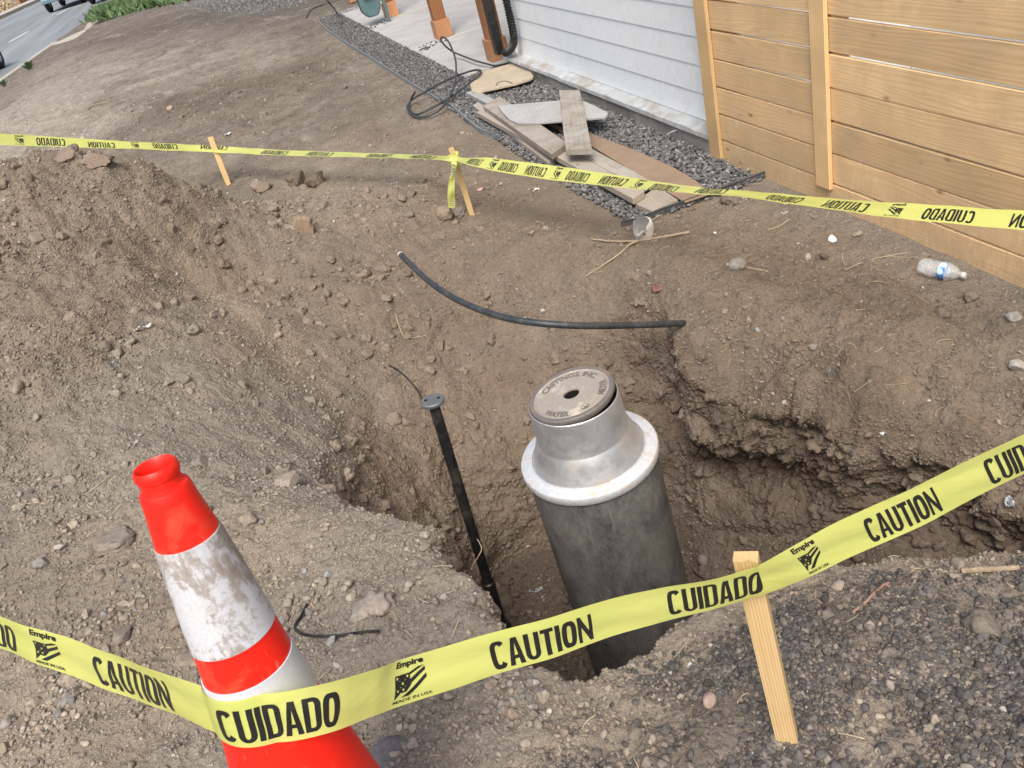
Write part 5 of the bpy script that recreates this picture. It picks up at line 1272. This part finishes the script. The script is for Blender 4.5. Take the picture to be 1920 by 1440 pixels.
lm = NT('bottle_label'); cc_ = lm.coord('Object'); nn2 = lm.noise(cc_, 40, 2, .5); lm_ = lm.fin(lm.mix(lm.ramp(nn2, [(.45, 0.0), (.5, 1.0)]), (.05, .22, .62), (.55, .78, .88)), .4)
mesh('label_band', lathe([(.0338 * k * 1.18, .102 * k), (.0342 * k * 1.18, .104 * k), (.0342 * k * 1.18, .132 * k), (.0336 * k * 1.18, .134 * k)], e1, bd, 32), lm_, bt, smooth=True)
mesh('cap', lathe([(.0, .222 * k), (.0135 * k, .222 * k), (.0145 * k, .219 * k), (.0145 * k, .205 * k), (.012 * k, .204 * k)], e1, bd, 24), M['white_plastic'], bt)
# torn white cup
cu_, _n2 = lies(1210, 445); v_c = at(1207, 432, float((cu_ - CAM) @ RM[:, 2]) - .01); aC = np.array([-.25, -.45, .85]); aC /= np.linalg.norm(aC)
L_ = lathe([(a * 1.3, b * 1.3) for a, b in [(.0, -.045), (.026, -.045), (.030, -.042), (.033, -.01), (.036, .02), (.034, .036), (.030, .046), (.026, .050)]], v_c, aC, 40)
Vc = L_[0] + np.stack([.010 * fbm(L_[0], .05, 2, 70), .010 * fbm(L_[0], .05, 2, 71), .006 * fbm(L_[0], .05, 2, 72)], 1)
Fc = [f for f in L_[1] if not (Vc[f[0], 0] < v_c[0] - .015 and ((Vc[f[0]] - v_c) @ aC) > .005 and Vc[f[0], 1] < v_c[1] + .01)]
mesh('plastic_cup', (Vc, Fc), mat_simple('cup_white', (.78, .78, .77), .5, 0, 30, .08, .1, (.45, .42, .38), .4), label='torn white plastic cup beside the long twig', cat='cup', smooth=True)
def rock(px, py, rpx, label, color, squash=.7, rough=.3, name='rock', cuts=3, sm=True, yaw=None, asp=.75, sink=.25, cat='rock', mat='stone'):
    c, nrm = hit(px, py); dd = float((c - CAM) @ RM[:, 2]); r_ = rpx * dd / FOC
    V, F = ico(4); V = V * (1 + rough * fbm(V + rng.uniform(0, 50), 1.0, 3, 88)[:, None])
    if mat == 'clod': V = V * (1 + .13 * fbm(V + 7, .30, 3, 89)[:, None]); sm = False
    for _ in range(cuts):
        q_ = rng.normal(size=3); q_ /= np.linalg.norm(q_); dk = rng.uniform(.55, .8); kx = V @ q_; V = V - np.maximum(kx - dk, 0)[:, None] * q_
    V = V * np.array([1, asp, squash]); a = rng.uniform(0, 6.28) if yaw is None else yaw
    V = V @ np.array([[math.cos(a), math.sin(a), 0], [-math.sin(a), math.cos(a), 0], [0, 0, 1]]) * r_
    c = c + np.array([0, 0, r_ * squash * (1 - 2 * sink)])
    return mesh(name, (V + c, F), M[mat], label=label, cat=cat, smooth=sm, cols=np.tile(np.array(color), (len(V), 1)))
rock(1383, 502, 17, 'round grey cobble on the right bank with a root beside it', (.27, .25, .225), .75, .12, cuts=0, yaw=0, asp=.85, sink=.2)
rock(1331, 1318, 17, 'pinkish oval stone at the edge of the dark gravel', (.36, .27, .225), .75, .12, cuts=0, sink=.15)
rock(724, 1425, 46, 'flat dark grey stone beside the foot of the cone', (.15, .145, .15), .35, .12, cuts=2, yaw=.5, sink=.3)
rock(575, 438, 20, 'angular brown rock standing on the bank below the mound', (.27, .20, .14), 1.1, .3, cuts=6, sm=False, sink=.15)
rock(838, 408, 19, 'brown clod on the left of the pair below the far stake', (.25, .20, .155), .8, .35, name='dirt_clod', cat='clod', cuts=4, mat='clod')
rock(864, 402, 16, 'grey brown clod on the right of the pair below the far stake', (.29, .255, .22), .7, .3, name='dirt_clod', cat='clod', cuts=4, mat='clod')
rock(560, 345, 22, 'large dark clod on the crest right of the mound', (.15, .118, .094), .75, .5, name='dirt_clod', cat='clod', cuts=3, mat='clod')
rock(598, 345, 19, 'broken dark clod beside the large clod on the crest', (.145, .114, .09), .8, .5, name='dirt_clod', cat='clod', cuts=3, mat='clod')
rock(490, 358, 21, 'flat brown clod on the right shoulder of the mound', (.25, .20, .155), .6, .4, name='dirt_clod', cat='clod', cuts=3, mat='clod')
rock(126, 300, 30, 'biggest brown clod on the very top of the mound', (.23, .18, .14), .6, .4, name='dirt_clod', cat='clod', cuts=3, mat='clod', sink=.35)
rock(180, 304, 30, 'second broad clod on the mound top, right of the biggest', (.25, .195, .15), .5, .45, name='dirt_clod', cat='clod', cuts=3, mat='clod', sink=.35)
rock(1910, 690, 18, 'pale grey stone at the right edge above the trench', (.33, .31, .28), .6, .25, cuts=4)
rock(1318, 1055, 13, 'round brown stone on the pit floor right of the barrel', (.21, .18, .155), .9, .1, cuts=0)
rock(1900, 598, 14, 'grey stone near the fence foot at the right edge', (.30, .29, .27), .7, .25, cuts=4)
rock(700, 1140, 40, 'lumpy pale clod at the lip in front of the pit', (.31, .27, .225), .5, .5, name='dirt_clod', cat='clod', cuts=2, mat='clod', sink=.4)
rock(232, 1195, 21, 'brown rounded stone left of the cone', (.24, .20, .17), .8, .25, cuts=3)
rock(80, 1060, 17, 'grey stone in the dirt at the far left', (.25, .235, .215), .7, .25, cuts=3)
rock(215, 1020, 44, 'flat grey brown slab of soil left of the cone top', (.24, .205, .17), .35, .3, name='dirt_clod', cat='clod', cuts=4, mat='clod')
rock(540, 905, 30, 'half buried smooth earth lump left of the pit', (.29, .25, .21), .35, .2, name='dirt_clod', cat='clod', cuts=1, mat='clod', sink=.3)
rock(1230, 543, 14, 'reddish shard of rock in the far bank above the pipe', (.20, .10, .08), .35, .3, cuts=5, name='rock_shard', cat='shard')
rock(320, 205, 8, 'pale broken brick piece on the far dirt', (.42, .33, .25), .6, .1, cuts=4, name='brick_piece', cat='brick', sm=False)
for px, py, r_, l_ in ((1395, 1180, 12, 'pale angular stone right of the stake top'), (1595, 970, 9, 'small pale stone')): pass
def twig(name, pix, r0, r1, mat, label, cat, lift=.006, fork=None):
    pts = []
    for p in pix: h, n_ = hit(p[0], p[1]); pts.append(h + n_ * lift)
    n = 30; g = Geo(); C = catmull(pts, n); C += .0005 * rng.normal(size=C.shape); g.add(tube(C, np.linspace(r0, r1, n), 8))
    for f in (fork or []):
        q_ = []
        for p in f: h, n_ = hit(p[0], p[1]); q_.append(h + n_ * lift)
        g.add(tube(catmull(q_, 14), np.linspace(r1 * 1.1, r1 * .5, 14), 6))
    return mesh(name, g.geo(), mat, label=label, cat=cat, smooth=True)
twig('twig', [(1113,451),(1150,455),(1200,453),(1250,446),(1292,438)], .0045, .0065, M['twig'], 'long bare twig lying past the torn white cup', 'twig', .008, [[(1200,453),(1180,462),(1160,480),(1100,520)]])
twig('stick', [(1803,1076),(1840,1074),(1880,1072),(1908,1070)], .0065, .0055, M['twig'], 'short thick stick on the lip at the right edge', 'stick', .007)
twig('stick', [(1598,1152),(1620,1135),(1640,1117),(1652,1106),(1668,1098)], .0025, .0035, mat_simple('redtwig', (.33, .20, .14), .8, 0, 50, .2, .2), 'thin reddish stick with a pale broken end on the dark gravel', 'stick', .005, [[(1652,1106),(1660,1100),(1674,1107)]])
twig('root', [(1216,430),(1222,415),(1255,396),(1262,392)], .0022, .0018, M['straw'], 'dry forked root against the end of the lowest plank', 'root', .004)
twig('root', [(1393,500),(1420,506),(1440,510)], .003, .004, M['twig'], 'smooth root beside the round grey cobble', 'root', .003)
twig('twig', [(150,258-40),(165,206),(178,198),(205,192)][1:], .008, .006, M['twig'], 'dark bent twig on the far dirt at the left', 'twig', .01)
twig('straw_stem', [(1585,508),(1610,496),(1640,486),(1700,475)], .0016, .0012, M['straw'], 'long straw stem on the dirt left of the bottle', 'straw', .004, [[(1640,486),(1670,482),(1710,486)]])
twig('straw_stem', [(1440,432),(1462,425),(1480,412)], .0020, .0012, M['straw'], 'bent straw stem on the bank near the fence', 'straw', .004)
twig('root', [(742,590),(748,612),(762,634),(798,630)], .0018, .0012, M['straw'], 'pale hooked root on the slope left of the pit', 'root', .004)
wire('cable', [(578,1138),(568,1158),(556,1178),(562,1190),(590,1197),(640,1196),(680,1190),(712,1188)], .0035, M['black_plastic'], 'short bent black wire lying in front of the pit', 'cable', .009)
def scrap(px, py, rpx, mat, label, name='paper_scrap', cat='scrap', asp=.6):
    c, nrm = hit(px, py); dd = float((c - CAM) @ RM[:, 2]); r_ = rpx * dd / FOC
    n = 9; V = []
    for i in range(n):
        for j in range(n):
            u, v = i / (n - 1) * 2 - 1, j / (n - 1) * 2 - 1; V.append([u * (1 - .25 * v * v), v * asp * (1 - .3 * u * u), 0])
    V = np.array(V); V[:, 2] = .45 * fbm(V * 1.0 + rng.uniform(0, 99), .9, 3, 5) ; V = V * r_; a = rng.uniform(0, 3.14)
    V = V @ np.array([[math.cos(a), math.sin(a), 0], [-math.sin(a), math.cos(a), 0], [0, 0, 1]]) + c + np.array([0, 0, r_ * .3])
    F = [[i * n + j, i * n + j + 1, (i + 1) * n + j + 1, (i + 1) * n + j] for i in range(n - 1) for j in range(n - 1) if rng.random() > .04]
    return mesh(name, (V, F), mat, label=label, cat=cat)
scrap(273, 618, 20, M['paper'], 'torn white scrap on the dirt left of the pit', asp=.35)
scrap(1561, 451, 12, M['paper'], 'crumpled white paper by the fence foot')
scrap(1341, 438, 6, M['paper'], 'tiny white scrap near the end of the twig')
scrap(1470, 400, 7, mat_simple('cellophane', (.30, .30, .32), .3, 0, 20, .2, .3), 'clear crumpled wrapper near the dark edging', 'wrapper', 'wrapper')
scrap(1609, 442, 10, mat_simple('dry_leaf', (.27, .26, .17), .8, 0, 40, .2, .1), 'dull green dry leaf by the fence foot', 'leaf', 'leaf')
scrap(1005, 1108, 14, mat_simple('grey_leaf', (.30, .34, .33), .5, 0, 40, .1, .05), 'grey narrow leaf on the pit floor beside the barrel', 'leaf', 'leaf', .3)
scrap(1893, 945, 14, mat_simple('foil', (.45, .47, .5), .3, .6, 30, .2, .3), 'torn silver foil on the trench wall at the right edge', 'foil_wrapper', 'foil')
scrap(1653, 812, 7, M['paper'], 'small white flake on the trench wall')
scrap(943, 310, 8, M['paper'], 'white plaster crumbs beside the planks', asp=.8); scrap(902, 357, 8, mat_simple('pinkscrap', (.6, .33, .33), .6, 0, 40, .1, .1), 'small pink scrap on the dirt right of the far stake')
scrap(1006, 357, 7, M['paper'], 'white crumb under the far tape near the planks'); scrap(428, 253, 7, M['paper'], 'white flake just above the far tape')
scrap(1249, 294, 7, mat_simple('orange_leaf', (.52, .32, .17), .7, 0, 40, .2, .1), 'orange dry leaf on the lava gravel', 'leaf', 'leaf')
for i, (a, b) in enumerate([(425, 94), (330, 190), (980, 330), (1175, 360), (300, 300)]): pass
